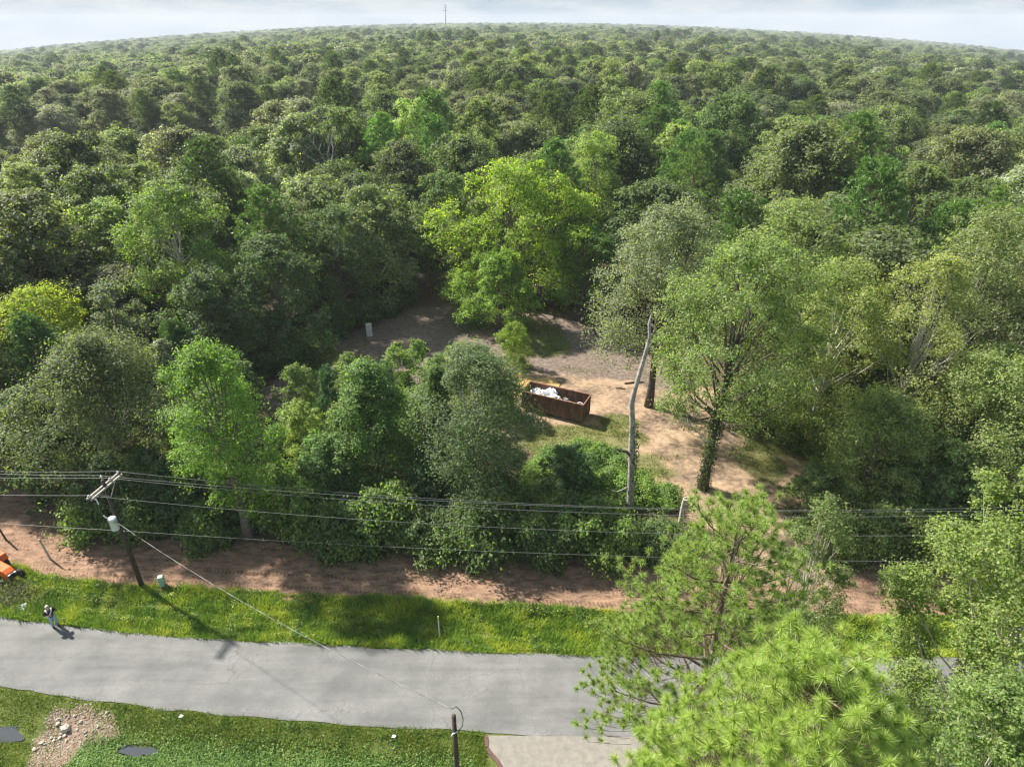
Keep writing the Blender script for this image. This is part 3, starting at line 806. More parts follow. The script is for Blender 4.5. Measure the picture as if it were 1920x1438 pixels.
root = empty('dead_tree', (-31.5, 116, g0(-31.5, 116)))
mb = MB(); mb.tube([(0, 0, -.2), (.1, .1, 6), (-.2, 0, 13)], [.3, .24, .16], 8)
bare_limbs(mb, (-.2, 0, 12.5), [(0.3, 1.4, 8.0, .15), (2.9, 1.2, 8.5, .15), (4.6, 1.8, 7.5, .13), (1.4, 1.0, 6, .11)], 11)
mb.build('trunk', M['dead'], root, True)
tag(root, 'leafless white dead tree sticking up from the forest canopy', 'dead tree'); occ(-31.5, 116, 2.5)

# young pines, saplings, small cedars along the clearing's near edge
def young_pine(x, y, H, Rc, tint, seed, label):
    ms = pine_meshes('young_pine', seed, H, Rc, 0.05, 46, 8, 34, 0.32, 0.04, 0.07, young=True, lift=0.2)[:2]
    occ(x, y, Rc); return put_tree('young_pine', ms, (x, y, g0(x, y)), label, 'pine', tint)
young_pine(-17.2, 53, 7.2, 1.4, (0.05, 0.10, 0.045), 331, 'young blue-green pine beside the yellow saplings')
young_pine(-11.2, 51, 8.6, 1.3, (0.062, 0.112, 0.045), 332, 'young pine behind the mid-green leafy tree')
def dark_pine(x, y, H, Rc, tint, seed, label):
    ms = pine_meshes('pine', seed, H, Rc, 0.28, 52, 10, 34, 0.36, 0.05, 0.2, fill=240, fill_pow=0.4, fill_base=0.55)[:2]
    occ(x, y, Rc); return put_tree('pine_tree', ms, (x, y, g0(x, y)), label, 'pine', tint)
dark_pine(-41.8, 52, 12.8, 3.2, (0.040, 0.085, 0.024), 333, 'dark green pine in front of the vivid yellow-green tree')
dark_pine(26.2, 97, 20.5, 5.0, (0.09, 0.145, 0.028), 334, 'bright green pine with rounded top right of the pale lime tree')
dark_pine(52.5, 72, 19.5, 4.2, (0.095, 0.15, 0.03), 335, 'tall bright pine at the right forest edge')
dark_pine(40.0, 47.0, 12.0, 3.2, (0.085, 0.125, 0.035), 336, 'short pine among the oaks at the right edge')
dark_pine(-33.0, 58.5, 9.6, 2.2, (0.055, 0.10, 0.03), 337, 'small green pine left of the clearing by the slim grey-green tree')
for i, (x, y, H, Rc, tint, label) in enumerate([
        (-17.6, 46.5, 7.6, 2.3, (0.15, 0.185, 0.045), 'yellow-green sapling clump beside the bare-trunked tree'),
        (-14.6, 47.5, 7.0, 1.9, (0.13, 0.17, 0.05), 'light green sapling in front of the young blue-green pine'),
        (-8.9, 55.5, 9.2, 1.8, (0.125, 0.18, 0.05), 'tall light green sapling at the clearing edge'),
        (-5.2, 57, 8.0, 2.3, (0.125, 0.155, 0.075), 'pale loose sapling beside the tall light green sapling'),
        (-2.8, 57.5, 7.2, 1.9, (0.13, 0.15, 0.10), 'greyish pale sapling in front of the yellow muddy puddle'),
        (-13.6, 51.6, 8.6, 2.3, (0.11, 0.16, 0.045), 'leafy green sapling between the two young pines'),
        (-15.6, 55.6, 7.4, 2.1, (0.12, 0.16, 0.055), 'light sapling behind the young blue-green pine'),
        (-11.2, 56.0, 8.2, 2.2, (0.13, 0.175, 0.05), 'bright green sapling beside the tall light green sapling'),
        (-6.6, 52.6, 8.8, 2.4, (0.10, 0.15, 0.045), 'full green sapling behind the slender dark cedar'),
        (-20.8, 55.5, 6.4, 2.0, (0.115, 0.155, 0.05), 'short light green sapling at the left end of the sapling row')]):
    ms = tree_meshes('sapling%d' % i, 350 + i, H, Rc, 0.06, 22, 20, 26, 0.19, profile='round', lobe_r=(0.24, 0.36), trunk_r=0.07, holes=0.15, bark='bark_pale', stems=2)
    occ(x, y, Rc); put_tree('sapling', ms, (x, y, g0(x, y)), label, 'sapling', tint)
ms = tree_meshes('small_cedar', 360, 5.6, 2.1, 0.04, 26, 22, 30, 0.17, 0.35, profile='dome', lobe_r=(0.24, 0.4), trunk_r=0.1, upward=0.6)
put_tree('cedar_tree', ms, (0.3, 66.8, 0), 'bright yellow-green small cedar beside the muddy puddle', 'cedar', (0.13, 0.18, 0.022)); occ(0.3, 66.8, 2.1)

for i, (x, y, s, sz, tint, label) in enumerate([
        (-25.0, 45.5, 0.95, 0.95, (0.075, 0.11, 0.04), 'low green tree filling the gap right of the broad olive oak'),
        (-15.0, 43.0, 0.75, 0.72, (0.085, 0.14, 0.04), 'low leafy tree below the yellow-green sapling clump'),
        (-7.6, 48.0, 0.70, 0.80, (0.08, 0.12, 0.045), 'low green tree behind the slender dark cedar'),
        (-31.2, 40.3, 0.75, 0.7, (0.07, 0.10, 0.042), 'low olive bush tree at the foot of the broad olive oak'),
        (-35.8, 42.4, 0.8, 0.8, (0.066, 0.092, 0.04), 'low dull green tree at the back of the bare dirt'),
        (-28.2, 41.2, 0.6, 0.7, (0.065, 0.10, 0.04), 'small dark tree directly behind the utility pole'),
        (-15.2, 41.3, 0.6, 0.62, (0.075, 0.125, 0.04), 'small leafy tree between the bare-trunked tree and the mid-green tree'),
        (-6.2, 41.2, 0.62, 0.6, (0.062, 0.105, 0.042), 'small dark green tree below the slender dark cedar'),
        (-25.6, 40.2, 0.6, 0.7, (0.06, 0.098, 0.04), 'small dark green tree between the olive oak and the bare-trunked tree'),
        (-9.0, 52.0, 0.6, 0.62, (0.12, 0.165, 0.05), 'small bright tree behind the young pine at the clearing edge'),
        (-19.5, 50.0, 0.6, 0.55, (0.115, 0.16, 0.045), 'small yellowish tree left of the young blue-green pine'),
        (4.6, 43.6, 0.62, 0.55, (0.06, 0.105, 0.042), 'low dark green tree right of the broad fine-leaved tree'),
        (-39.5, 45.5, 1.0, 1.0, (0.07, 0.095, 0.04), 'low olive tree left of the broad olive oak'),
        (-34.0, 53.0, 0.9, 0.95, (0.055, 0.085, 0.034), 'low dark tree behind the broad olive oak'),
        (-27.0, 53.5, 0.85, 0.9, (0.05, 0.08, 0.034), 'low dark tree behind the slim silvery tree'),
        (33.0, 40.5, 0.9, 0.85, (0.095, 0.135, 0.045), 'low light green tree over the dirt track behind the big roadside tree'),
        (40.5, 41.5, 1.0, 1.0, (0.085, 0.12, 0.045), 'low green tree below the short pine at the right edge'),
        (31.5, 45.0, 0.8, 0.95, (0.14, 0.175, 0.058), 'sunlit bushy tree below the yellow-green tree with pale branches'),
        (23.6, 41.0, 0.55, 0.55, (0.10, 0.135, 0.05), 'small bushy tree at the right side of the dirt opening'),
        (38.5, 46.0, 0.9, 1.0, (0.13, 0.165, 0.055), 'sunlit bushy tree beside the short pine at the right edge'),
        (-12.6, 58.0, 0.42, 0.48, (0.13, 0.165, 0.06), 'small pale bush-like tree at the near edge of the clearing'),
        (23.8, 55.5, 0.62, 0.62, (0.11, 0.16, 0.045), 'low bright green tree between the oaks at the back of the opening')]):
    put_tree('bushy_tree', KIND['low'][i % 2], (x, y, g0(x, y) - .05), label, 'tree', tint, rz=i * 1.3, sc=(s, s, sz)); occ(x, y, 3.2 * s)

# ------------------------------------------------------------------ the foreground pines
def big_pine(x, y, H, Rc, base, seed, label, tint, **kw):
    a, b, n = pine_meshes('loblolly', seed, H, Rc, base, **kw)
    occ(x, y, Rc)
    return put_tree('pine_tree', (a, b), (x, y, g0(x, y)), label, 'pine', tint)
big_pine(8.4, 19.2, 19.4, 5.4, 0.28, 401, 'tall sunlit pine with open branches on the near roadside beside the driveway', (0.138, 0.188, 0.044),
         branches=64, tufts=5, needles=105, length=0.30, width=0.019, trunk_r=0.24, bare=0.6, lift=0.28, subs=6, round_top=0.5, inner=0.5, jitter=1.25, fill=1350, fill_pow=0.62, fill_base=0.34)
big_pine(7.1, 9.2, 23.1, 4.4, 0.42, 402, 'dense bright green pine crown seen from above beside the driveway', (0.18, 0.238, 0.055),
         branches=46, tufts=2, needles=210, length=0.29, width=0.0105, trunk_r=0.22, bare=0.5, lift=0.30, subs=5, round_top=0.45, inner=0.6, jitter=1.2, fill=1300, fill_pow=0.48, fill_base=0.64)

# ------------------------------------------------------------------ the forest: single trees out to 150 m, then one mass
rs = np.random.RandomState(77)
GAP = np.array([(-230, 150), (-150, 143), (-72, 140), (-58, 165), (-66, 214), (-150, 222), (-240, 236)])
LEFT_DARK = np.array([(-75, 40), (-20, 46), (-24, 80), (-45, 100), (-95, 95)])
def blocked(x, y, r):
    for (a, b, c) in occupied:
        if (a - x) ** 2 + (b - y) ** 2 < (0.62 * (c + r)) ** 2: return True
    return False
MARKS = [('the big yellow-green elm', 0.3, 86), ('the pale lime tree', 12.6, 103), ('the leafless white dead tree', -31.5, 116), ('the round-topped bright pine', 26.2, 97),
         ('the tall yellowish open-crowned tree', -37.5, 72), ('the vivid yellow tree', -46.5, 60), ('the silvery grey oak', 14.6, 58.5), ('the tree with bare white limbs', 32.5, 49),
         ('the pale oak at the forest edge', 43, 58), ('the tall bright edge pine', 52.5, 72), ('the old white cabinet', -18.1, 76)]
TINTS = {'oak': [OLIVE, (0.078, 0.098, 0.042), (0.10, 0.115, 0.06), (0.066, 0.09, 0.036), (0.105, 0.122, 0.058)],
         'ash': [GREY, (0.165, 0.172, 0.138), (0.14, 0.15, 0.11), (0.105, 0.115, 0.075), (0.095, 0.11, 0.065)],
         'gum': [GREEN, (0.15, 0.182, 0.072), (0.105, 0.135, 0.05), (0.122, 0.148, 0.068), (0.085, 0.112, 0.042)],
         'low': [DEEP, (0.045, 0.078, 0.03), (0.06, 0.095, 0.034)],
         'pine': [PINE, (0.085, 0.14, 0.03), (0.062, 0.115, 0.028)]}
def zone(x, y):
    if x < -22 + (y - 60) * -0.1 and y < 92: return 'w'
    if x > 12 and y < 80: return 'e'
    return 'n'
count = {}
sp = 8.6
pts = []
for iy in range(int((156 - 44) / sp)):
    y0 = 44 + iy * sp
    half = 0.84 * y0 + 9
    for ix in range(int(2 * half / sp) + 1):
        pts.append((-half + ix * sp + (sp / 2 if iy % 2 else 0) + rs.uniform(-3.0, 3.0), y0 + rs.uniform(-2.8, 2.8)))
pts.sort(key=lambda q: q[1])
for (x, y) in pts:
    sd = float(poly_sd(np.array([x]), np.array([y]), CLEARING)[0])
    if sd < 2.6: continue
    if y < float(dirt_far(x)) + 4: continue
    if -27 < x < 12 and y < 60: continue
    if -36 < x < -12 and y < 56: continue
    if 12 <= x < 31 and y < 50: continue
    if poly_sd(np.array([x]), np.array([y]), GAP)[0] < 0: continue
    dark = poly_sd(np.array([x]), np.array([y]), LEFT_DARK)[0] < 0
    u = rs.uniform()
    if sd < 6.5 and y < 100: kind = 'low' if u < 0.62 else ('oak' if u < 0.85 else 'gum')
    elif u < 0.44: kind = 'oak'
    elif u < 0.68: kind = 'ash'
    elif u < 0.90: kind = 'gum'
    else: kind = 'pine'
    if dark and kind == 'ash': kind = 'oak'
    s = rs.uniform(0.82, 1.32); sz = 0.9 * s * rs.uniform(0.82, 1.16)
    if kind == 'low': s *= rs.uniform(0.9, 1.3); sz = s * rs.uniform(0.8, 1.25)
    if x < -62: sz *= 0.88
    if blocked(x, y, 3.6 * s): continue
    tint = TINTS[kind][rs.randint(len(TINTS[kind]))]
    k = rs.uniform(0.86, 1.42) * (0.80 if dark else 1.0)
    tint = tuple(c * k * rs.uniform(0.95, 1.05) for c in tint)
    ms = PINES[rs.randint(len(PINES))] if kind == 'pine' else KIND[kind][rs.randint(len(KIND[kind]))]
    z = zone(x, y)
    nm = {'oak': 'broadleaf_tree', 'ash': 'grey_leaved_tree', 'gum': 'upright_tree', 'low': 'bushy_tree', 'pine': 'pine_tree'}[kind]
    shade = 'dark' if tint[1] < 0.082 else ('pale' if tint[1] > 0.125 else 'mid')
    size = 'small ' if sz < 0.88 else ('tall ' if sz > 1.14 else '')
    words = {'oak': {'dark': 'dark olive broadleaf tree', 'mid': 'olive broadleaf tree', 'pale': 'pale olive broadleaf tree'},
             'ash': {'dark': 'dull grey-leaved tree', 'mid': 'grey-leaved tree', 'pale': 'light grey-leaved tree'},
             'gum': {'dark': 'deep green upright tree', 'mid': 'green upright tree', 'pale': 'light green upright tree'},
             'low': {'dark': 'low dark bushy tree', 'mid': 'low green bushy tree', 'pale': 'low light bushy tree'},
             'pine': {'dark': 'dark green pine', 'mid': 'green pine', 'pale': 'bright green pine'}}[kind][shade]
    put_tree(nm, ms, (x, y, g0(x, y) - 0.05), size + words + ' ' + place_words(x, y, MARKS), 'pine' if kind == 'pine' else 'tree', tint,
             rz=rs.uniform(0, 6.28), sc=(s, s * rs.uniform(0.9, 1.1), sz),
             group='trees of the forest round the clearing')
    occ(x, y, 2.9 * s); count[kind] = count.get(kind, 0) + 1

# far forest: one mass, instances scattered by geometry nodes
def far_forest():
    protos = bpy.data.collections.new('forest_kinds')
    def proto(nm, me, mat):
        o = bpy.data.objects.new(nm, me)
        o.material_slots[0].link = 'OBJECT'; o.material_slots[0].material = mat
        protos.objects.link(o)
    n = 0
    for k, ms in enumerate([KIND['oak'][0], KIND['oak'][1], KIND['oak'][2], KIND['ash'][0], KIND['ash'][1], KIND['gum'][0], PINES[0], PINES[1]]):
        proto('a%02d' % k, ms[1], M['forest_pine'] if k > 5 else M['forest']); n += 1
    for k in range(5):
        ms = tree_meshes('far%d' % k, 500 + k, 16, 5.2, 0.30, 16, 12, 9, 0.85, profile=('dome', 'round', 'dome', 'round', 'column')[k], limbs=False, mat='forest', spread=0.22)
        proto('b%02d' % k, ms[1], M['forest'])
    for k in range(1):
        ms = pine_meshes('farpine%d' % k, 520 + k, 19, 4.2, 0.45, 24, 6, 9, 0.9, 0.34, twig=False, fill=90, fill_pow=0.34, fill_base=0.66)
        proto('b%02d' % (5 + k), ms[1], M['forest_pine'])
    P = []; S = []; I = []; A = []
    def ring(r0, r1, sp, scale, lo, hi, pineidx, pfrac):
        azm = R(46)
        area = (r1 * r1 - r0 * r0) * azm
        m = int(area / sp ** 2)
        r = np.sqrt(rs.uniform(r0 * r0, r1 * r1, m)); a = rs.uniform(-azm, azm, m)
        x = r * np.sin(a); y = r * np.cos(a)
        # thin out clumps so crowns keep their distance (dart throwing on a grid)
        key = {}
        keep = []
        for j in range(m):
            c = (int(x[j] // (sp * 0.8)), int(y[j] // (sp * 0.8)))
            if c in key: continue
            key[c] = 1; keep.append(j)
        x = x[keep]; y = y[keep]; m = len(keep)
        ok = (poly_sd(x, y, GAP) > 1.0) & ~((y < 156) & (np.abs(x) < 0.84 * y + 8))
        # forest roads and breaks farther out, seen as dark lines
        r_ = np.hypot(x, y)
        for (d0, w_, sl, a0, a1) in [(300, 16, 0.12, -0.9, 0.1), (520, 22, -0.06, 0.1, 0.9), (900, 30, 0.05, -0.9, 0.9)]:
            az_ = np.arctan2(x, y)
            ok &= ~((np.abs(y - d0 - sl * x) < w_ / 2) & (az_ > a0) & (az_ < a1))
        x = x[ok]; y = y[ok]; m = len(x)
        z = gz(x, y) - 0.3
        size = scale * rs.uniform(0.78, 1.25, m)
        zs = size / scale * (1 + (scale - 1) * 0.12) * (0.92 + 0.22 * wob(x, y, 60.0))
        P.append(np.stack([x, y, z], 1)); S.append(np.stack([size, size, np.clip(zs, 0.6, 1.5)], 1)); A.append(rs.uniform(0, 6.28, m))
        idx = rs.randint(lo, hi, m); pn = rs.uniform(size=m) < pfrac * (1 + 0.9 * wob(x, y, 90.0))
        idx[pn] = rs.choice(pineidx, pn.sum()); I.append(idx)
    ring(120, 420, 8.4, 1.14, 0, 6, [6, 7], 0.12)
    ring(420, 1000, 9.2, 1.42, 8, 13, [13], 0.13)
    ring(1000, 2200, 13.0, 1.8, 8, 13, [13], 0.13)
    ring(2200, 5200, 30.0, 4.0, 8, 13, [13], 0.10)
    P = np.concatenate(P); S = np.concatenate(S); I = np.concatenate(I); A = np.concatenate(A)
    me = bpy.data.meshes.new('forest'); me.vertices.add(len(P)); me.vertices.foreach_set('co', P.astype(np.float32).ravel()); me.update()
    me.attributes.new('size', 'FLOAT_VECTOR', 'POINT').data.foreach_set('vector', S.astype(np.float32).ravel())
    me.attributes.new('kind_index', 'INT', 'POINT').data.foreach_set('value', I.astype(np.int32))
    me.attributes.new('turn', 'FLOAT', 'POINT').data.foreach_set('value', A.astype(np.float32))
    o = link('forest', me)
    tag(o, 'dense mixed forest canopy reaching back to the horizon', 'forest', kind='stuff')
    ng = bpy.data.node_groups.new('forest_scatter', 'GeometryNodeTree')
    ng.interface.new_socket('Geometry', in_out='INPUT', socket_type='NodeSocketGeometry')
    ng.interface.new_socket('Geometry', in_out='OUTPUT', socket_type='NodeSocketGeometry')
    N = ng.nodes.new; L = ng.links.new
    gi = N('NodeGroupInput'); go = N('NodeGroupOutput')
    ci = N('GeometryNodeCollectionInfo'); ci.inputs['Collection'].default_value = protos
    ci.inputs['Separate Children'].default_value = True; ci.inputs['Reset Children'].default_value = True
    ip = N('GeometryNodeInstanceOnPoints'); ip.inputs['Pick Instance'].default_value = True
    def attr(nm, ty):
        q = N('GeometryNodeInputNamedAttribute'); q.data_type = ty; q.inputs['Name'].default_value = nm; return q.outputs['Attribute']
    cx = N('ShaderNodeCombineXYZ'); L(attr('turn', 'FLOAT'), cx.inputs['Z'])
    e2r = N('FunctionNodeEulerToRotation'); L(cx.outputs[0], e2r.inputs[0])
    L(gi.outputs[0], ip.inputs['Points']); L(ci.outputs[0], ip.inputs['Instance'])
    L(attr('kind_index', 'INT'), ip.inputs['Instance Index'])
    L(e2r.outputs[0], ip.inputs['Rotation']); L(attr('size', 'FLOAT_VECTOR'), ip.inputs['Scale'])
    L(ip.outputs[0], go.inputs[0])
    md = o.modifiers.new('scatter', 'NODES'); md.node_group = ng
far_forest()

# ------------------------------------------------------------------ undergrowth along the track and round the opening
rs = np.random.RandomState(12)
SMARKS = [('the broad olive oak', -32, 44.3), ('the bare-trunked bright tree', -20.2, 38.4), ('the mid-green leafy tree', -11, 42.2), ('the slender dark cedar', -5.8, 44), ('the broad fine-leaved tree', -0.9, 40.8),
          ('the dead snag', 9.5, 41.4), ('the hollow stump', 13.4, 40.4), ('the ivy-clad oak', 16.3, 44.8), ('the rusty dumpster', 4.5, 57.4), ('the old white cabinet', -18.1, 76), ('the young blue-green pine', -17.2, 53),
          ('the bright small cedar', 0.3, 66.8), ('the dark bushy thicket tree', 27, 41.5), ('the yellow-green tree with pale branches', 27.4, 51.5), ('the broad green oak', 26, 62), ('the olive water oak', 36, 43.5), ('the utility pole', -26.2, 33.7)]
def shrub(x, y, s, sz, tint, label, group, nm='shrub'):
    label = ('tall ' if sz > 1.35 else 'low ' if sz < 0.62 else '') + ('slim ' if sz > s * 1.3 else 'spreading ' if sz < s * 0.85 else '') + label.split(' shrub')[0] + ' shrub ' + place_words(x, y, SMARKS)
    tint = (tint[0] * 1.42, tint[1] * 1.22, tint[2] * 1.0)
    ms = SHRUBS[rs.randint(3)]
    return put_tree(nm, ms, (x, y, g0(x, y) - 0.05), label, 'shrub', tint, rz=rs.uniform(0, 6.28), sc=(s, s, sz), group=group)
for i in range(84):
    x = -33 + 45 * (i + rs.uniform(0, 1)) / 84
    y = float(dirt_far(x)) + rs.uniform(-0.5, 4.6)
    if -22.4 < x < -19.6 and y < 39.5: continue
    if x < -26 and y < 39.0: y += 0.8
    if 7.6 < x < 10.6 and y < 42: continue
    s = rs.uniform(0.7, 1.35)
    t = [(0.060, 0.105, 0.034), (0.05, 0.088, 0.036), (0.075, 0.125, 0.04), (0.045, 0.08, 0.032)][rs.randint(4)]
    shrub(x, y, s, s * rs.uniform(0.7, 1.5), t, 'dark green shrub in the thicket along the dirt track under the roadside trees', 'shrubs along the dirt track')
for i in range(34):      # tangle sloping down from the dumpster to the snag
    a = rs.uniform(0, 6.28); q = math.sqrt(rs.uniform())
    x = 7.0 + 6.2 * q * math.cos(a); y = 44.6 + 4.8 * q * math.sin(a)
    if math.hypot(x - 9.4, (y - 41.0) * 0.6) < 1.2: continue
    s = rs.uniform(0.5, 1.05) * (1.15 - 0.03 * (y - 40))
    shrub(x, y, s, s * rs.uniform(0.55, 0.95), [(0.08, 0.14, 0.04), (0.10, 0.165, 0.045), (0.065, 0.125, 0.04)][rs.randint(3)],
          'bright green weedy shrub on the slope below the rusty dumpster', 'weedy shrubs below the dumpster')
for i in range(26):      # edge of the wood on the left of the opening
    t = i / 25
    x = -30 + 14 * t + rs.uniform(-1.5, 1.5); y = 61 + 26 * t + rs.uniform(-1.5, 1.5)
    if math.hypot(x + 18.5, y - 75.5) < 3.0: continue
    s = rs.uniform(0.7, 1.3)
    shrub(x, y, s, s * rs.uniform(0.7, 1.3), (0.055, 0.098, 0.034), 'dark green shrub at the shaded wood edge left of the clearing', 'shrubs at the left edge of the clearing')
for i in range(30):
    t = i / 29
    x = 31.5 - 9 * math.sin(t * 3.1) * 0.4 + rs.uniform(-1.6, 1.6); y = 40.5 + 22 * t + rs.uniform(-1, 1)
    s = rs.uniform(0.7, 1.4)
    shrub(x, y, s, s * rs.uniform(0.7, 1.4), [(0.085, 0.125, 0.04), (0.10, 0.145, 0.05)][rs.randint(2)],
          'light green shrub in the thicket right of the dirt opening', 'shrubs right of the dirt opening')
for i in range(22):
    x = 20 + 24 * (i + rs.uniform()) / 22; y = float(dirt_far(x)) + rs.uniform(0.5, 3.5)
    if x < 23.5: continue
    s = rs.uniform(0.7, 1.4)
    shrub(x, y, s, s * rs.uniform(0.8, 1.6), (0.07, 0.11, 0.038), 'green shrub along the dirt track behind the roadside pines', 'shrubs along the track behind the pines')
for i in range(16):
    x = -17 + 17 * (i + rs.uniform()) / 16; y = 54.5 + 2.0 * math.sin(i) + rs.uniform(-1, 1.2)
    s = rs.uniform(0.5, 0.95)
    shrub(x, y, s, s * rs.uniform(0.7, 1.2), [(0.11, 0.155, 0.05), (0.12, 0.15, 0.07)][rs.randint(2)],
          'low pale green shrub at the near edge of the clearing among the saplings', 'low shrubs among the saplings')

# ------------------------------------------------------------------ grass
def blades(name, label, n, sampler, hgt, wid, mat, seed, cat='grass'):
    r = np.random.RandomState(seed)
    xy = sampler(r, n)
    n = len(xy)
    z = gz(xy[:, 0], xy[:, 1])
    h = hgt * r.uniform(0.4, 1.35, n) * (1 + 0.4 * wob(xy[:, 0], xy[:, 1], 1.6) + 0.35 * wob(xy[:, 0], xy[:, 1], 0.5))
    h = np.maximum(h, 0.03)
    a = r.uniform(0, 6.283, n); ln = r.uniform(0.15, 0.95, n) * h
    base = np.stack([xy[:, 0], xy[:, 1], z - 0.02], 1)
    w = wid * r.uniform(0.6, 1.5, n)
    sx = np.stack([-np.sin(a), np.cos(a), np.zeros(n)], 1) * w[:, None] * 0.5
    d = np.stack([np.cos(a), np.sin(a), np.zeros(n)], 1)
    V = np.empty((n, 3, 3))
    V[:, 0] = base - sx; V[:, 1] = base + sx
    V[:, 2] = base + d * ln[:, None] + np.array([0, 0, 1]) * h[:, None]
    F = np.arange(n * 3).reshape(n, 3)
    me = np_mesh(name, V.reshape(-1, 3), F, np.full(n, 3), mat)
    return tag(link(name, me), label, cat, kind='stuff')

def grass_mat(name, c1, c2, c3, scale):
    m, nt, b = new_mat(name); L = nt.links.new
    tc = nt.nodes.new('ShaderNodeTexCoord'); geo = nt.nodes.new('ShaderNodeNewGeometry')
    n = nt.nodes.new('ShaderNodeTexNoise'); n.inputs['Scale'].default_value = scale; n.inputs['Detail'].default_value = 4
    L(tc.outputs['Object'], n.inputs['Vector'])
    ad = nt.nodes.new('ShaderNodeMath'); ad.operation = 'MULTIPLY_ADD'; ad.inputs[1].default_value = 0.22
    L(geo.outputs['Random Per Island'], ad.inputs[0])
    sb = nt.nodes.new('ShaderNodeMath'); sb.operation = 'SUBTRACT'; sb.inputs[1].default_value = 0.11
    L(n.outputs['Fac'], sb.inputs[0]); L(sb.outputs[0], ad.inputs[2])
    rp = nt.nodes.new('ShaderNodeValToRGB'); cr = rp.color_ramp; cr.elements.new(0.5)
    for e, p_, c in zip(cr.elements, (0.34, 0.5, 0.66), (c1, c2, c3)): e.position = p_; e.color = (*c, 1)
    L(ad.outputs[0], rp.inputs['Fac']); L(rp.outputs['Color'], b.inputs['Base Color'])
    b.inputs['Roughness'].default_value = 0.5; b.inputs['Specular IOR Level'].default_value = 0.3
    tr = nt.nodes.new('ShaderNodeBsdfTranslucent'); L(rp.outputs['Color'], tr.inputs['Color'])
    mx = nt.nodes.new('ShaderNodeMixShader'); mx.inputs[0].default_value = 0.4
    L(b.outputs[0], mx.inputs[1]); L(tr.outputs[0], mx.inputs[2]); L(mx.outputs[0], nt.nodes['Material Output'].inputs['Surface'])
    return m
M['verge'] = grass_mat('verge_grass', (0.13, 0.24, 0.032), (0.24, 0.37, 0.04), (0.46, 0.52, 0.06), 0.55)
M['lawn'] = grass_mat('lawn_grass', (0.12, 0.20, 0.03), (0.18, 0.265, 0.035), (0.25, 0.30, 0.05), 0.8)
M['weeds'] = grass_mat('clearing_grass', (0.12, 0.17, 0.035), (0.2, 0.25, 0.05), (0.30, 0.31, 0.09), 0.5)
M['dry'] = grass_mat('dry_litter', (0.12, 0.09, 0.06), (0.2, 0.15, 0.10), (0.3, 0.24, 0.16), 1.2)

def s_verge(r, n):
    x = r.uniform(-42, 42, n); yf = road_far(x); dn = dirt_near(x)
    w = 0.45 * wob(x, 31 + 0 * x, 1.3)
    t = r.uniform(0, 1, n)
    y = yf - 0.07 + 0.05 * wob(x, 0 * x, 0.7) + (dn + 0.2 + w * 0.5 - yf) * t
    return np.stack([x, y], 1)
blades('verge_grass', 'rough roadside grass between the road and the dirt track', 150000, s_verge, 0.30, 0.05, M['verge'], 21)
def s_lawn(r, n):
    x = r.uniform(-36, -1.4, n); y = road_near(x) + 0.06 + 0.05 * wob(x, 0 * x, 0.8) - (road_near(x) - 17.5) * r.uniform(0, 1, n)
    m = (poly_sd(x, y, RUBBLE) + 0.5 * wob(x, y, 0.8) > r.uniform(-1.0, 0.6, n))
    bx = np.interp(y, [15, 19, 20.3, 20.8, 21.2, 21.55, 21.95, 23], [-.15, -.2, -.28, -.42, -.68, -1.02, -1.34, -1.42])
    m &= x < bx - 0.12
    for (cx, cyy, rx, ry) in PUDDLES: m &= np.hypot((x - cx) / rx, (y - cyy) / ry) > r.uniform(0.5, 1.1, n)
    return np.stack([x[m], y[m]], 1)
PUDDLES = [(-28.9, 22.9, 1.25, 0.62), (-20.7, 21.95, 1.15, 0.36)]
blades('lawn_grass', 'short green lawn grass beside the near edge of the road', 160000, s_lawn, 0.12, 0.042, M['lawn'], 22)
def s_lawn2(r, n):
    x = r.uniform(9.6, 34, n); y = road_near(x) - 0.05 - 8.0 * r.uniform(0, 1, n)
    return np.stack([x, y], 1)
blades('lawn_grass', 'grass under the big light green tree by the road', 26000, s_lawn2, 0.16, 0.04, M['lawn'], 23)
def s_clear(r, n):
    x = r.uniform(-30, 34, n); y = r.uniform(38, 90, n)
    tr, cl, gr, ru, pa, mu = ground_masks(x, y)
    m = (pa * (0.75 + 0.5 * wob(x, y, 1.1)) > r.uniform(0.25, 0.9, n))
    m |= (cl > 0.4) & (wob(x, y, 2.4) > 0.75) & (r.uniform(size=n) < 0.25)
    m &= ~((np.abs((x - 4.5) * .879 - (y - 57.4) * .477) < 3.4) & (np.abs((x - 4.5) * .477 + (y - 57.4) * .879) < 1.2))
    return np.stack([x[m], y[m]], 1)
blades('clearing_grass', 'patchy weeds and grass growing over the dirt of the clearing', 520000, s_clear, 0.22, 0.05, M['weeds'], 24)
def s_litter(r, n):
    x = r.uniform(-44, 34, n); y = dirt_far(x) + r.normal(0, 1.0, n) - 0.3
    return np.stack([x, y], 1)
blades('leaf_litter', 'dry leaf and twig litter along the back of the dirt track', 16000, s_litter, 0.07, 0.06, M['dry'], 25, 'litter')
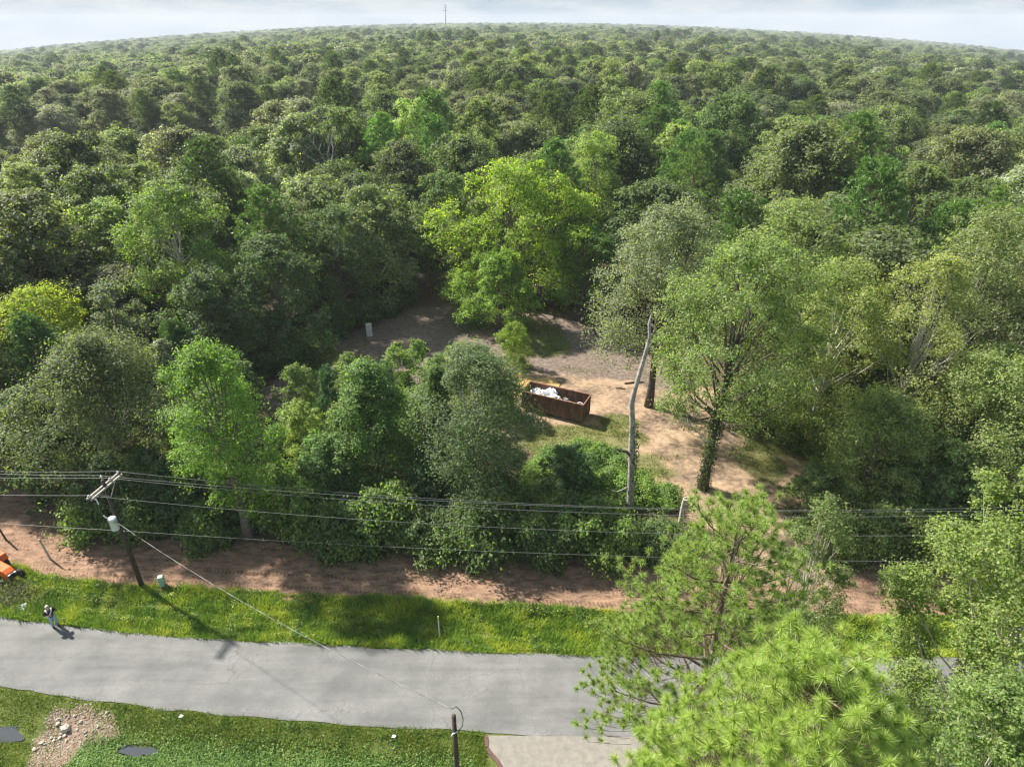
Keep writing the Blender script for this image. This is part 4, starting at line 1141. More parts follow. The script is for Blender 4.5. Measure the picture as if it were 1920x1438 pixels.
# broad-leaved weeds standing up through the verge grass
r_ = np.random.RandomState(27)
n_ = 150000
x_ = r_.uniform(-42, 42, n_); t_ = r_.uniform(0.06, 1.0, n_); yf_ = road_far(x_)
y_ = yf_ + (dirt_near(x_) - yf_ + 0.1) * t_
w_ = wob(x_, y_, 0.55) + 0.6 * wob(x_ + 7, y_, 1.9)
k_ = w_ > r_.uniform(0.05, 1.1, n_)
x_, y_, w_ = x_[k_], y_[k_], w_[k_]
P_ = np.stack([x_, y_, gz(x_, y_) + r_.uniform(0.1, 1.0, len(x_)) * (0.22 + 0.22 * np.clip(w_, 0, 1.5))], 1)
V_, L_, S_ = leaf_quads(P_, unit(np.array([0, 0, 1.0]) + 0.7 * r_.normal(size=P_.shape)), 0.13, 0.07, r_)
M['weed_leaf'] = grass_mat('weed_leaves', (0.075, 0.16, 0.03), (0.15, 0.25, 0.035), (0.38, 0.42, 0.05), 0.7)
tag(link('verge_weeds', np_mesh('verge_weeds', V_, L_, S_, M['weed_leaf'])), 'leafy weeds standing in clumps in the roadside verge', 'weeds', kind='stuff')
# broad leaves of the clover in the ditch
r_ = np.random.RandomState(26)
n_ = 48000
x_ = r_.uniform(-24, -2, n_); y_ = 20.3 + 0.075 * (x_ + 12) * -1 + r_.normal(0, 0.85, n_)
k_ = (np.hypot((x_ + 20.7) / 1.15, (y_ - 21.95) / 0.36) > 1.0) & (x_ < np.interp(y_, [15, 19, 20.3, 21.5, 23], [-.4, -.5, -.6, -1.2, -1.7]))
x_ = x_[k_]; y_ = y_[k_]
P_ = np.stack([x_, y_, gz(x_, y_) + r_.uniform(0.06, 0.20, len(x_))], 1)
N_ = unit(np.array([0, 0, 1.0]) + 0.5 * r_.normal(size=P_.shape))
V_, L_, S_ = leaf_quads(P_, N_, 0.09, 0.07, r_)
M['clover'] = grass_mat('clover_leaves', (0.10, 0.21, 0.04), (0.16, 0.28, 0.055), (0.21, 0.32, 0.08), 1.0)
tag(link('ground_cover', np_mesh('ground_cover', V_, L_, S_, M['clover'])), 'bright green clover-like ground cover in the near ditch', 'ground cover', kind='stuff')

# ------------------------------------------------------------------ water
def water(name, col, rough):
    m, nt, b = new_mat(name)
    b.inputs['Base Color'].default_value = (*col, 1); b.inputs['Roughness'].default_value = rough
    b.inputs['Specular IOR Level'].default_value = 0.10
    n = nt.nodes.new('ShaderNodeTexNoise'); n.inputs['Scale'].default_value = 5
    bp = nt.nodes.new('ShaderNodeBump'); bp.inputs['Strength'].default_value = 0.06
    nt.links.new(n.outputs['Fac'], bp.inputs['Height']); nt.links.new(bp.outputs['Normal'], b.inputs['Normal'])
    return m
M['ditch_water'] = water('ditch_water', (0.05, 0.058, 0.066), 0.8)
M['mud_water'] = water('muddy_water', (0.42, 0.29, 0.12), 0.3)
def puddle(cx, cyy, rx, ry, z, mat, seed, rot=0.0):
    random.seed(seed); n = 36; vs_ = [(0, 0, 0)]
    ph = [random.uniform(0, 6.28) for _ in range(4)]
    for k in range(n):
        a = 2 * math.pi * k / n
        q = 0.9 + 0.16 * math.sin(2 * a + ph[0]) + 0.14 * math.sin(3 * a + ph[1]) + 0.10 * math.sin(5 * a + ph[2]) + 0.06 * math.sin(9 * a + ph[3])
        vs_.append((rx * q * math.cos(a), ry * q * math.sin(a), 0))
    o = MB().add(vs_, [(0, 1 + k, 1 + (k + 1) % n) for k in range(n)]).build('puddle', mat)
    o.location = (cx, cyy, z); o.rotation_euler = (0, 0, rot)
    return tag(o, kind='structure')
for k, (cx, cyy, rx, ry) in enumerate(PUDDLES):
    z = g0(cx, cyy) + 0.07
    puddle(cx, cyy, rx, ry, z, M['ditch_water'], 3 + k, -0.08)
puddle(1.9, 62.9, 3.0, 2.9, 0.10, M['mud_water'], 9, 0.4)

# ------------------------------------------------------------------ driveway and its brick edging
M['concrete'] = plain('driveway_concrete', (0.205, 0.19, 0.165), 0.9, var=0.2, scale=2.5, bump=0.25)
edge = [(-1.34, 22.62), (-1.28, 22.25), (-1.30, 21.98), (-1.02, 21.6), (-0.70, 21.24), (-0.44, 20.82), (-0.28, 20.3), (-0.2, 19.4), (-0.15, 18.4), (-0.15, 15), (-0.15, 6)]
vs_ = []; xr = 9.5
for (x, y) in edge: vs_ += [(x, y, 0.045), (xr, y - (0.1 if y > 22.5 else 0), 0.045), (x, y, -0.1), (xr, y, -0.1)]
fs_ = [(0, 1, 3, 2)]
for i in range(len(edge) - 1):
    a = i * 4; b = a + 4
    fs_ += [(a, b, b + 1, a + 1), (a, a + 2, b + 2, b), (a + 1, b + 1, b + 3, a + 3)]
drv = tag(MB().add(vs_, fs_).build('driveway', M['concrete']), kind='structure')
M['brick'] = plain('edging_brick', (0.13, 0.072, 0.062), 0.85, var=0.35, scale=3, bump=0.3)
br = MB().box((0, 0, 0), (0.21, 0.098, 0.09)).mesh('brick', M['brick'])
cum = [0.0]
for i in range(len(edge) - 1): cum.append(cum[-1] + math.dist(edge[i], edge[i + 1]))
s = 0.06; random.seed(3)
while s < 6.2:
    i = max(k for k in range(len(cum) - 1) if cum[k] <= s); q = (s - cum[i]) / (cum[i + 1] - cum[i])
    ex, ey = edge[i]; fx, fy = edge[i + 1]
    d = Vector((fx - ex, fy - ey)).normalized(); n = Vector((d.y, -d.x))
    if n.x > 0: n = -n
    o = link('brick', br, drv)
    o.location = (ex + (fx - ex) * q + n.x * 0.115, ey + (fy - ey) * q + n.y * 0.115, 0.028 + random.uniform(-.006, .006))
    o.rotation_euler = (0, 0, math.atan2(n.y, n.x) + random.uniform(-.05, .05))
    s += 0.112
# expansion joint where the drive meets the road
# ------------------------------------------------------------------ rubble heap
M['stone'] = plain('pale_rubble', (0.36, 0.32, 0.27), 0.9, var=0.45, scale=3, bump=0.4)
def rock(seed, s):
    r = np.random.RandomState(seed)
    import bmesh
    bm = bmesh.new(); bmesh.ops.create_icosphere(bm, subdivisions=1, radius=1)
    for v in bm.verts: v.co = Vector(np.array(v.co) * r.uniform(0.65, 1.2)) 
    me = bpy.data.meshes.new('stone'); bm.to_mesh(me); bm.free(); me.materials.append(M['stone']); return me
ROCKS = [rock(k, 1) for k in range(5)]
r_ = np.random.RandomState(31)
for k in range(30):
    x = r_.uniform(-26.6, -23.2); y = 21.9 + 2.1 * r_.uniform() + 0.1 * (x + 25)
    s = r_.uniform(0.07, 0.17) if k else 0.30
    if k == 0: x, y = -25.4, 23.2
    if k == 1: x, y, s = -26.1, 23.7, 0.20
    o = link('stone', ROCKS[k % 5]); o.location = (x, y, g0(x, y) + s * 0.25)
    o.scale = (s, s * r_.uniform(.7, 1), s * r_.uniform(.5, .8)); o.rotation_euler = (r_.uniform(-.3, .3), r_.uniform(-.3, .3), r_.uniform(0, 6.28))
    if k == 0: tag(o, 'largest pale stone in the rubble patch by the road', 'stone', 'stones of the rubble patch')
    else: tag(o, 'small pale stone lying in the rubble patch by the road', 'stone', 'stones of the rubble patch')
# gravel and crumbs of concrete
vs_ = []; n = 900
mbg = MB()
for k in range(n):
    x = r_.uniform(-28.4, -22.9); y = r_.uniform(20.5, 24.7)
    if poly_sd(np.array([x]), np.array([y]), RUBBLE)[0] > 0.2: continue
    s = r_.uniform(0.02, 0.06)
    mbg.box((x, y, g0(x, y) + s * 0.3), (s * 2, s * 1.5, s), rot=(r_.uniform(-.5, .5), r_.uniform(-.5, .5), r_.uniform(0, 6)), taper=0.6)
tag(mbg.build('gravel', M['stone']), 'crumbs of pale gravel strewn over the rubble patch', 'gravel', kind='stuff')
M['paper'] = plain('white_litter', (0.8, 0.8, 0.78), 0.7, var=0.05)
for (x, y, lb) in [(-6.6, 22.55, 'scrap of white litter on the lawn right of the ditch puddle'), (-19.0, 23.75, 'tiny white scrap at the road edge by the rubble patch')]:
    o = MB().add([(-.16, -.08, 0), (.1, -.1, .05), (.17, .06, .02), (-.05, .11, .07), (0, 0, .10)], [(0, 1, 4), (1, 2, 4), (2, 3, 4), (3, 0, 4), (0, 3, 2, 1)]).build('litter', M['paper'])
    o.location = (x, y, g0(x, y) + 0.10); o.scale = (0.8, 0.8, 0.8); tag(o, lb, 'litter')

# ------------------------------------------------------------------ power line
M['pole'] = plain('creosote_pole', (0.055, 0.038, 0.03), 0.85, var=0.4, scale=4, bump=0.3)
M['grey_wood'] = plain('weathered_crossarm', (0.40, 0.37, 0.33), 0.85, var=0.25, scale=5)
M['porcelain'] = plain('porcelain', (0.62, 0.64, 0.66), 0.25, var=0.08)
M['galv'] = plain('galvanised', (0.45, 0.46, 0.47), 0.45, 0.6, var=0.15)
M['tank'] = plain('transformer_paint', (0.60, 0.68, 0.70), 0.45, var=0.10)
M['wire'] = plain('aluminium_wire', (0.21, 0.21, 0.21), 0.5, 0.3, var=0.08)
M['wire_dark'] = plain('insulated_wire', (0.05, 0.05, 0.05), 0.5, var=0.2)
PX, PY = -26.2, 33.75
pz = g0(PX, PY)
pole = empty('utility_pole', (PX, PY, pz))
tag(pole, 'dark wooden utility pole with crossarm and grey transformer beside the dirt track', 'utility pole')
MB().tube([(0, 0, -0.5), (0, 0, 4.6), (0, 0, 9.25)], [0.175, 0.145, 0.11], 14).build('pole', M['pole'], pole, True)
ca = Vector((0.20, 1.0)).normalized()     # direction of the crossarm, across the road
arm_z = 8.75
az = math.atan2(ca.y, ca.x)
for s in (-1, 1):
    off = Vector((-ca.y, ca.x)) * 0.16 * s
    bevel(MB().box((off.x, off.y, arm_z), (2.75, 0.095, 0.12), rot=(0, 0, az)).build('crossarm', M['grey_wood'], pole), 0.01)
for s in (-1, 1):
    MB().tube([(ca.x * .75 * s + .13, ca.y * .75 * s, arm_z - .05), (0.15, 0, arm_z - 0.85)], 0.028, 6).build('brace', M['grey_wood'], pole)
for t in (-1.28, 0.55, 1.28):
    ins = MB().lathe((ca.x * t - .02, ca.y * t, arm_z + 0.06), [(0.02, 0), (0.02, 0.08), (0.075, 0.10), (0.06, 0.13), (0.085, 0.15), (0.05, 0.21), (0.03, 0.23)], 10)
    ins.build('insulator', M['porcelain'], pole, True)
MB().lathe((0, 0, 9.25), [(0.02, -0.05), (0.02, 0.22), (0.07, 0.24), (0.085, 0.28), (0.045, 0.36), (0.03, 0.38)], 10).build('insulator', M['porcelain'], pole, True)
# fuse cutout hanging at the near end of the arm
MB().tube([(ca.x * -1.1 + .2, ca.y * -1.1, arm_z - .12), (ca.x * -1.1 + .32, ca.y * -1.1 - .1, arm_z - .5)], 0.04, 8).box((ca.x * -1.1 + .16, ca.y * -1.1, arm_z - .12), (.12, .06, .2)).build('fuse_cutout', M['porcelain'], pole)
trf = MB().lathe((0.02, -0.44, 5.55), [(0.0, 0), (0.23, 0.01), (0.25, 0.04), (0.25, 0.86), (0.265, 0.87), (0.265, 0.93), (0.20, 1.0), (0.0, 1.02)], 20).build('transformer', M['tank'], pole, True)
MB().box((0.01, -0.17, 6.2), (0.12, 0.10, 0.10)).box((0.01, -0.17, 5.8), (0.12, 0.10, 0.10)).build('bracket', M['galv'], trf)
MB().tube([(-.18, -.5, 6.5), (-.27, -.56, 6.68), (-.33, -.6, 6.86)], [.04, .05, .03], 8).build('bushing', M['porcelain'], trf, True)
for k in range(3):
    a = -0.9 + 0.35 * k
    MB().box((0.02 + 0.26 * math.cos(a), -0.44 + 0.26 * math.sin(a), 6.3), (0.06, 0.06, 0.05)).build('terminal', M['galv'], trf)
MB().tube([(ca.x * -1.1 + .32, ca.y * -1.1 - .1, arm_z - .5), (-.2, -.95, 7.5), (-.33, -.6, 6.86)], 0.012, 5).tube([(ca.x * -1.28, ca.y * -1.28, arm_z + .25), (ca.x * -1.1 + .25, ca.y * -1.1 - .05, arm_z + .05), (ca.x * -1.1 + .2, ca.y * -1.1, arm_z - .12)], 0.012, 5).build('jumper_wire', M['wire'], pole)
MB().lathe((0.19, -0.02, 5.05), [(0.02, -.06), (0.05, -.04), (0.035, 0), (0.05, .04), (0.02, .06)], 8).build('spool_insulator', M['porcelain'], pole, True)

def catenary(a, b, sag, n=40):
    a = Vector(a); b = Vector(b)
    return [a.lerp(b, i / n) - Vector((0, 0, sag * 4 * (i / n) * (1 - i / n))) for i in range(n + 1)]
def wire(nm, pts_l, pts_m, pts_r, sag, r, label, mat):
    mb = MB()
    a = catenary(pts_l, pts_m, sag); b = catenary(pts_m, pts_r, sag)
    mb.tube(a + b[1:], r, 6)
    return tag(mb.build(nm, mat, None, True), label, 'power line')
LX, LY = -88.0, 42.6; RX, RY = 44.0, 30.6
def P3(dx, dy, z, X=PX, Y=PY): return (X + dx, Y + dy, pz + z)
wl = [('top conductor fixed to the pin on the pole top', 0, 0, 9.62, 1.6), ('conductor on the far end of the crossarm', ca.x * 1.28, ca.y * 1.28, 9.02, 1.95),
      ('conductor on the crossarm just behind the pole', ca.x * .55, ca.y * .55, 9.02, 1.9), ('conductor on the near end of the crossarm', ca.x * -1.28, ca.y * -1.28, 9.02, 1.85),
      ('lowest wire passing just below the transformer', 0.19, -0.02, 5.05, 1.0)]
for lb, dx, dy, z, sag in wl:
    wire('power_line', P3(dx, dy, z, LX, LY), P3(dx, dy, z), P3(dx, dy, z + 0.35, RX, RY), sag, 0.010, 'grey overhead ' + lb, M['wire'])

# ------------------------------------------------------------------ service pole by the driveway and its drop
QX, QY = -2.62, 18.6
sp_ = empty('service_pole', (QX, QY, g0(QX, QY)))
tag(sp_, 'short dark service pole on the lawn beside the driveway', 'utility pole')
MB().tube([(0, 0, -.4), (0, 0, 4), (0, 0, 7.75)], [0.14, 0.12, 0.10], 14).build('pole', M['pole'], sp_, True)
MB().tube([(0, .1, 7.5), (-.05, .16, 7.5)], 0.05, 8).build('clamp', M['galv'], sp_)
loop = [(-0.08, 0.25, 7.86), (0.10, 0.32, 7.92), (0.30, 0.25, 7.7), (0.40, 0.14, 7.3), (0.36, 0.02, 6.95), (0.16, -.10, 6.75), (-.08, -.12, 6.6), (-.17, -.05, 6.3), (-.19, 0, 5.6), (-.24, 0, 4.5), (-.22, 0, 2.6), (-.20, 0, 0.3)]
MB().tube(loop[:6], 0.022, 6).build('drip_loop', M['wire_dark'], sp_, True)
MB().tube(loop[5:8], 0.03, 6).build('weather_head', M['tank'], sp_, True)
MB().tube(loop[7:], 0.018, 6).build('down_cable', M['wire'], sp_, True)
a = Vector(P3(0.25, -.5, 6.25)); b = Vector((QX - .08, QY + .25, g0(QX, QY) + 7.86))
pts = catenary(a, b, 0.9, 160)
drop = empty('service_drop', tuple(a))
tag(drop, 'twisted service cable hanging across the road from transformer to the short pole', 'power line')
for k, mt in enumerate(('wire', 'wire_dark', 'wire')):
    q = [p + Vector((math.cos(i * 0.42 + k * 2.09), 0.3 * math.sin(i * 0.42), math.sin(i * 0.42 + k * 2.09))) * 0.013 - a for i, p in enumerate(pts)]
    MB().tube(q, 0.0085, 5).build('strand', M[mt], drop, True)

# ------------------------------------------------------------------ roadside bits
ped = empty('utility_pedestal', (-24.7, 33.75, g0(-24.7, 33.75)), 0.3)
M['pedgreen'] = plain('pedestal_green', (0.26, 0.42, 0.31), 0.55, var=0.08)
bevel(MB().box((0, 0, .36), (0.36, 0.36, 0.76), taper=0.92).build('body', M['pedgreen'], ped), 0.03)
bevel(MB().box((0, 0, .80), (0.42, 0.42, 0.14), taper=0.8).build('lid', M['pedgreen'], ped), 0.03)
MB().box((0, -.19, .5), (.10, .02, .12)).build('latch', M['galv'], ped)
tag(ped, 'pale green utility pedestal beside the dark utility pole', 'pedestal')
st = empty('marker_stake', (-4.72, 29.45, g0(-4.72, 29.45)))
M['stake'] = plain('stake_white', (0.55, 0.56, 0.55), 0.7, var=0.1); M['stakey'] = plain('stake_yellow', (0.55, 0.6, 0.12), 0.6, var=0.1)
MB().box((0, 0, .75), (0.085, 0.03, 1.6)).build('stake', M['stake'], st)
MB().box((0, 0, 1.78), (0.095, 0.04, 0.46)).build('tip', M['stakey'], st)
tag(st, 'thin white marker stake with yellow tip in the roadside grass', 'stake')
for (x, y, h, ln, mt, lb) in [(-34.3, 36.4, 1.9, -0.25, 'grey_wood', 'grey wooden post leaning on the bare dirt near the orange tractor'),
                              (-38.9, 38.4, 2.0, -0.35, 'bark_dark', 'thin dark post on the bare dirt behind the orange tractor')]:
    o = MB().tube([(0, 0, -.3), (ln * .5, .02, h * .5), (ln, .05, h)], [.075, .07, .065], 8).build('wooden_post', M[mt]); o.location = (x, y, g0(x, y)); tag(o, lb, 'post')
# board lying at the road edge
M['board'] = plain('flat_sign_board', (0.62, 0.60, 0.66), 0.6, var=0.1)
M['boardblue'] = plain('sign_blue', (0.16, 0.22, 0.5), 0.6, var=0.1)
bo = empty('fallen_sign', (-33.7, 31.75, g0(-33.7, 31.75) + 0.14), 0.2); bo.rotation_euler = (0.15, -0.1, 0.25)
MB().box((0, 0, 0), (1.0, 0.62, 0.012)).build('board', M['board'], bo)
MB().box((-.05, 0.02, 0.010), (0.42, 0.16, 0.004)).build('print', M['boardblue'], bo)
tag(bo, 'white board with blue print lying on the grass by the brush pile', 'sign')

# brush pile in front of the tractor
bp_ = empty('brush_pile', (-35.0, 32.75, g0(-35.0, 32.75)))
random.seed(8); mb = MB()
for k in range(90):
    p = Vector((random.gauss(0, .9), random.gauss(0, .55), random.uniform(0, .4))); d = Vector((random.gauss(0, 1), random.gauss(0, .8), random.uniform(-.1, .8))).normalized()
    l = random.uniform(.5, 1.6); r0 = random.uniform(.008, .022)
    mb.tube([p, p + d * l * .5 + Vector((0, 0, random.uniform(-.1, .1))), p + d * l + Vector((random.uniform(-.2, .2), 0, random.uniform(-.2, .1)))], [r0, r0 * .7, r0 * .3], 4, cap=False)
mb.build('twigs', M['dead'], bp_)
r_ = np.random.RandomState(41); P_ = r_.normal(size=(2600, 3)) * np.array([1.0, .6, .28]) + np.array([.25, .1, .45]); P_[:, 2] = np.abs(P_[:, 2])
V_, L_, S_ = leaf_quads(P_, unit(r_.normal(size=P_.shape) + np.array([0, 0, .5])), 0.13, 0.07, r_)
c = link('dry_foliage', np_mesh('dry_foliage', V_, L_, S_, M['leaf']), bp_); c.color = (0.13, 0.14, 0.075, 1)
tag(bp_, 'pile of cut branches and wilted leaves in front of the orange tractor', 'brush pile')

# ------------------------------------------------------------------ orange compact tractor, cut by the frame
M['orange'] = plain('tractor_orange', (0.62, 0.12, 0.02), 0.65, var=0.15, spec=0.25)
M['black'] = plain('black_plastic', (0.02, 0.021, 0.024), 0.5, var=0.3)
M['rubber'] = plain('tyre_rubber', (0.025, 0.024, 0.022), 0.85, var=0.3, bump=0.3, scale=12)
M['steel'] = plain('dull_steel', (0.3, 0.3, 0.31), 0.5, 0.7, var=0.2)
tr_ = empty('tractor', (-36.35, 34.55, g0(-36.35, 34.55)), R(-24))
hood = MB().add([(-1.1, -.38, .75), (1.05, -.36, .72), (1.05, .36, .72), (-1.1, .38, .75), (-1.1, -.36, 1.36), (.62, -.33, 1.30), (1.0, -.30, 1.10), (1.0, .30, 1.10), (.62, .33, 1.30), (-1.1, .36, 1.36)],
                [(0, 3, 2, 1), (4, 5, 8, 9), (5, 6, 7, 8), (1, 2, 7, 6), (0, 1, 6, 5, 4), (3, 9, 8, 7, 2), (0, 4, 9, 3)]).build('hood', M['orange'], tr_)
bevel(hood, 0.06, 3)
bevel(MB().box((1.07, 0, .86), (0.10, .56, .40)).build('grille', M['black'], tr_), .02)
for s in (-1, 1):
    MB().box((1.10, .2 * s, 1.03), (.09, .13, .08)).build('headlight', M['porcelain'], tr_)
    w = empty('wheel', (0, 0, 0)); w.parent = tr_; w.location = (.72, .62 * s, .38)
    def disc(prof, nm, mt, par, n=22):
        o = MB().lathe((0, 0, 0), prof, n).build(nm, M[mt], par, True); o.rotation_euler = (R(90), 0, 0); return o
    disc([(.2, -.12), (.35, -.12), (.38, -.07), (.38, .07), (.35, .12), (.2, .12)], 'tyre', 'rubber', w)
    disc([(0, -.06), (.2, -.10), (.2, .10), (0, .06)], 'rim', 'orange', w)
    w = empty('wheel', (0, 0, 0)); w.parent = tr_; w.location = (-1.35, .72 * s, .62)
    disc([(.33, -.18), (.57, -.18), (.62, -.1), (.62, .1), (.57, .18), (.33, .18)], 'tyre', 'rubber', w)
    disc([(0, -.08), (.33, -.14), (.33, .14), (0, .08)], 'rim', 'orange', w)
    MB().add([(-2.0, .5 * s, 1.1), (-1.75, .5 * s, 1.38), (-1.0, .5 * s, 1.38), (-.75, .5 * s, 1.0), (-2.0, .95 * s, 1.1), (-1.75, .95 * s, 1.38), (-1.0, .95 * s, 1.38), (-.75, .95 * s, 1.0)],
             [(0, 1, 5, 4), (1, 2, 6, 5), (2, 3, 7, 6), (0, 3, 2, 1) if s < 0 else (0, 1, 2, 3)]).build('fender', M['orange'], tr_)
    MB().tube([(-1.7, .48 * s, .9), (-1.72, .48 * s, 2.3)], .04, 6).build('roll_bar', M['black'], tr_)
MB().tube([(-1.72, -.48, 2.3), (-1.72, .48, 2.3)], .04, 6).build('roll_bar', M['black'], tr_)
bevel(MB().box((-1.35, 0, 1.12), (.5, .5, .14)).box((-1.62, 0, 1.38), (.12, .48, .46)).build('seat', M['black'], tr_), .04)
MB().tube([(-.85, 0, 1.25), (-1.0, 0, 1.5)], .025, 6).tube([(-1.0 + .05 * math.sin(k * .52), .19 * math.cos(k * .52), 1.5 + .19 * math.sin(k * .52) * .5) for k in range(13)], .018, 6).build('steering_wheel', M['black'], tr_)
MB().box((-.5, 0, .6), (2.6, .4, .3)).build('chassis', M['black'], tr_)
tag(tr_, 'orange compact tractor parked on the bare dirt behind the brush pile', 'tractor')

# ------------------------------------------------------------------ person at the road edge
def person(x, y, rz):
    root = empty('person', (x, y, 0.03), rz)
    M['skin'] = plain('skin', (0.45, 0.27, 0.19), 0.5, var=0.08)
    M['jeans'] = plain('faded_jeans', (0.30, 0.40, 0.48), 0.8, var=0.15)
    M['vest'] = plain('dark_shirt', (0.012, 0.012, 0.018), 0.8, var=0.3)
    M['hair'] = plain('white_hair', (0.72, 0.68, 0.60), 0.8, var=0.1)
    M['sash'] = plain('white_strap', (0.78, 0.79, 0.80), 0.7, var=0.05)
    M['shoe'] = plain('dark_shoe', (0.02, 0.022, 0.025), 0.6, var=0.2)
    V = []; E = []; Rr = []
    def add(p, r, par=None):
        V.append(p); Rr.append(r)
        if par is not None: E.append((par, len(V) - 1))
        return len(V) - 1
    # local frame: +y is the way the person faces
    pel = add((0, 0, 0.98), (.16, .12))
    wa = add((0, 0.01, 1.16), (.155, .115), pel); ch = add((0, 0.02, 1.40), (.18, .125), wa); nk = add((0, 0.03, 1.58), (.06, .06), ch)
    h0 = add((0, 0.06, 1.68), (.075, .09), nk); h1 = add((0, 0.06, 1.79), (.082, .10), h0); h2 = add((0, 0.05, 1.87), (.06, .075), h1)
    for s in (-1, 1):
        hp = add((.10 * s, 0, .92), (.105, .105), pel); kn = add((.12 * s, 0.04, .52), (.075, .08), hp); an = add((.13 * s, 0.0, .11), (.055, .055), kn)
        ft = add((.14 * s, .06, .05), (.05, .04), an); add((.15 * s, .20, .035), (.042, .03), ft)
        sh = add((.21 * s, .02, 1.50), (.075, .07), ch); el = add((.29 * s, .03, 1.22), (.055, .055), sh); wr = add((.13 * s, .28, 1.24), (.038, .035), el)
        pm = add((.075 * s, .35, 1.26), (.04, .025), wr)
        for k in range(4):
            f1 = add((.05 * s + (.018 * k - .03), .42, 1.285 - .012 * k), (.011, .011), pm); add((.02 * s + (.018 * k - .03), .45, 1.27 - .012 * k), (.009, .009), f1)
        t1 = add((.045 * s, .36, 1.31), (.012, .012), pm); add((.02 * s, .39, 1.32), (.010, .010), t1)
    me = bpy.data.meshes.new('body'); me.from_pydata(V, E, []); me.update()
    o = link('body', me, root)
    sk = o.modifiers.new('skin', 'SKIN'); sk.use_smooth_shade = True
    for i, r in enumerate(Rr): me.skin_vertices[0].data[i].radius = r
    me.skin_vertices[0].data[0].use_root = True
    sb = o.modifiers.new('sub', 'SUBSURF'); sb.levels = 1; sb.render_levels = 2
    me.materials.append(M['skin'])
    def shell(nm, chains, mat):
        mb = MB()
        for pts, rr in chains: mb.tube(pts, rr, 14)
        q = mb.build(nm, mat, root, True); return q
    shell('jeans', [([(0.10 * s, 0, 1.06), (.105 * s, 0, .92), (.12 * s, .04, .52), (.13 * s, 0.0, .10)], [.125, .125, .098, .085]) for s in (-1, 1)], M['jeans'])
    q = MB().tube([(0, 0, .93), (0, .0, 1.02), (0, .01, 1.16), (0, .02, 1.38), (0, .025, 1.50), (0, .03, 1.575)], [.19, .205, .20, .225, .185, .09], 18)
    q.v = [(v[0], v[1] * 0.72, v[2]) for v in q.v]
    q.build('shirt', M['vest'], root, True)
    for s in (-1, 1):
        MB().tube([(.17 * s, .02, 1.50), (.235 * s, .02, 1.44), (.285 * s, .03, 1.26)], [.095, .092, .085], 12).build('sleeve', M['vest'], root, True)
        MB().tube([(.14 * s, -.03, .06), (.14 * s, .06, .055), (.15 * s, .16, .045), (.15 * s, .23, .035)], [.05, .065, .06, .03], 10).build('shoe', M['shoe'], root, True)
    MB().tube([(-.15, .02, 1.55), (-.12, .13, 1.46), (-.02, .175, 1.33), (.10, .17, 1.2)], [.035, .04, .04, .035], 8).build('strap', M['sash'], root, True)
    MB().tube([(.14, -.05, 1.55), (.16, .10, 1.50), (.15, .15, 1.40)], [.03, .035, .03], 8).build('strap', M['sash'], root, True)
    hm = MB().lathe((0, .035, 1.74), [(.085, -.10), (.105, -.03), (.112, .05), (.095, .12), (.05, .165), (.0, .175)], 16)
    hm.v = [(v[0], v[1] - (0.045 if v[2] < 1.80 else 0.0), v[2]) for v in hm.v]
    hm.build('hair', M['hair'], root, True)
    MB().tube([(0, .145, 1.775), (0, .175, 1.74), (0, .15, 1.725)], [.012, .018, .012], 6).build('nose', M['skin'], root, True)
    tag(root, 'white-haired person in dark shirt and faded jeans standing at the road edge looking down', 'person')
    ph = MB().box((0, 0, 0), (.17, .10, .03)).build('drone_controller', M['black']); bevel(ph, .01)
    ph.parent = None
    m = Matrix.Translation((x, y, 0.03)) @ Matrix.Rotation(rz, 4, 'Z') @ Matrix.Translation((0, .43, 1.30)) @ Matrix.Rotation(0.5, 4, 'X')
    ph.matrix_world = m
    tag(ph, 'small dark handheld controller in the hands of the person', 'controller')
person(-30.15, 30.22, R(-125))

# ------------------------------------------------------------------ rusty roll-off dumpster
def rust():
    m, nt, b = new_mat('rusty_steel'); L = nt.links.new
    tc = nt.nodes.new('ShaderNodeTexCoord')
    n = nt.nodes.new('ShaderNodeTexNoise'); n.inputs['Scale'].default_value = 1.6; n.inputs['Detail'].default_value = 8; n.inputs['Roughness'].default_value = 0.7
    mp = nt.nodes.new('ShaderNodeMapping'); mp.inputs['Scale'].default_value = (1.2, 1.2, 0.5); L(tc.outputs['Object'], mp.inputs['Vector']); L(mp.outputs[0], n.inputs['Vector'])
    r = nt.nodes.new('ShaderNodeValToRGB'); cr = r.color_ramp; cr.elements.new(0.5)
    for e, p_, c in zip(cr.elements, (0.34, 0.52, 0.68), ((0.055, 0.032, 0.023), (0.135, 0.07, 0.047), (0.28, 0.15, 0.09))): e.position = p_; e.color = (*c, 1)
    L(n.outputs['Fac'], r.inputs['Fac']); L(r.outputs['Color'], b.inputs['Base Color']); b.inputs['Roughness'].default_value = 0.75
    bp = nt.nodes.new('ShaderNodeBump'); bp.inputs['Strength'].default_value = 0.3; L(n.outputs['Fac'], bp.inputs['Height']); L(bp.outputs['Normal'], b.inputs['Normal'])
    return m
M['rust'] = rust()
M['rust_rib'] = plain('rusty_rib', (0.20, 0.095, 0.06), 0.75, var=0.45, scale=3, bump=0.3)
DU = Vector((4.45, 57.4)); DA = R(-25)
dz = max(g0(4.45, 57.4), 0) + 0.02
dm = empty('dumpster', (DU.x, DU.y, dz), DA)
LN, WD, HT = 6.6, 2.3, 2.15; z0 = 0.22
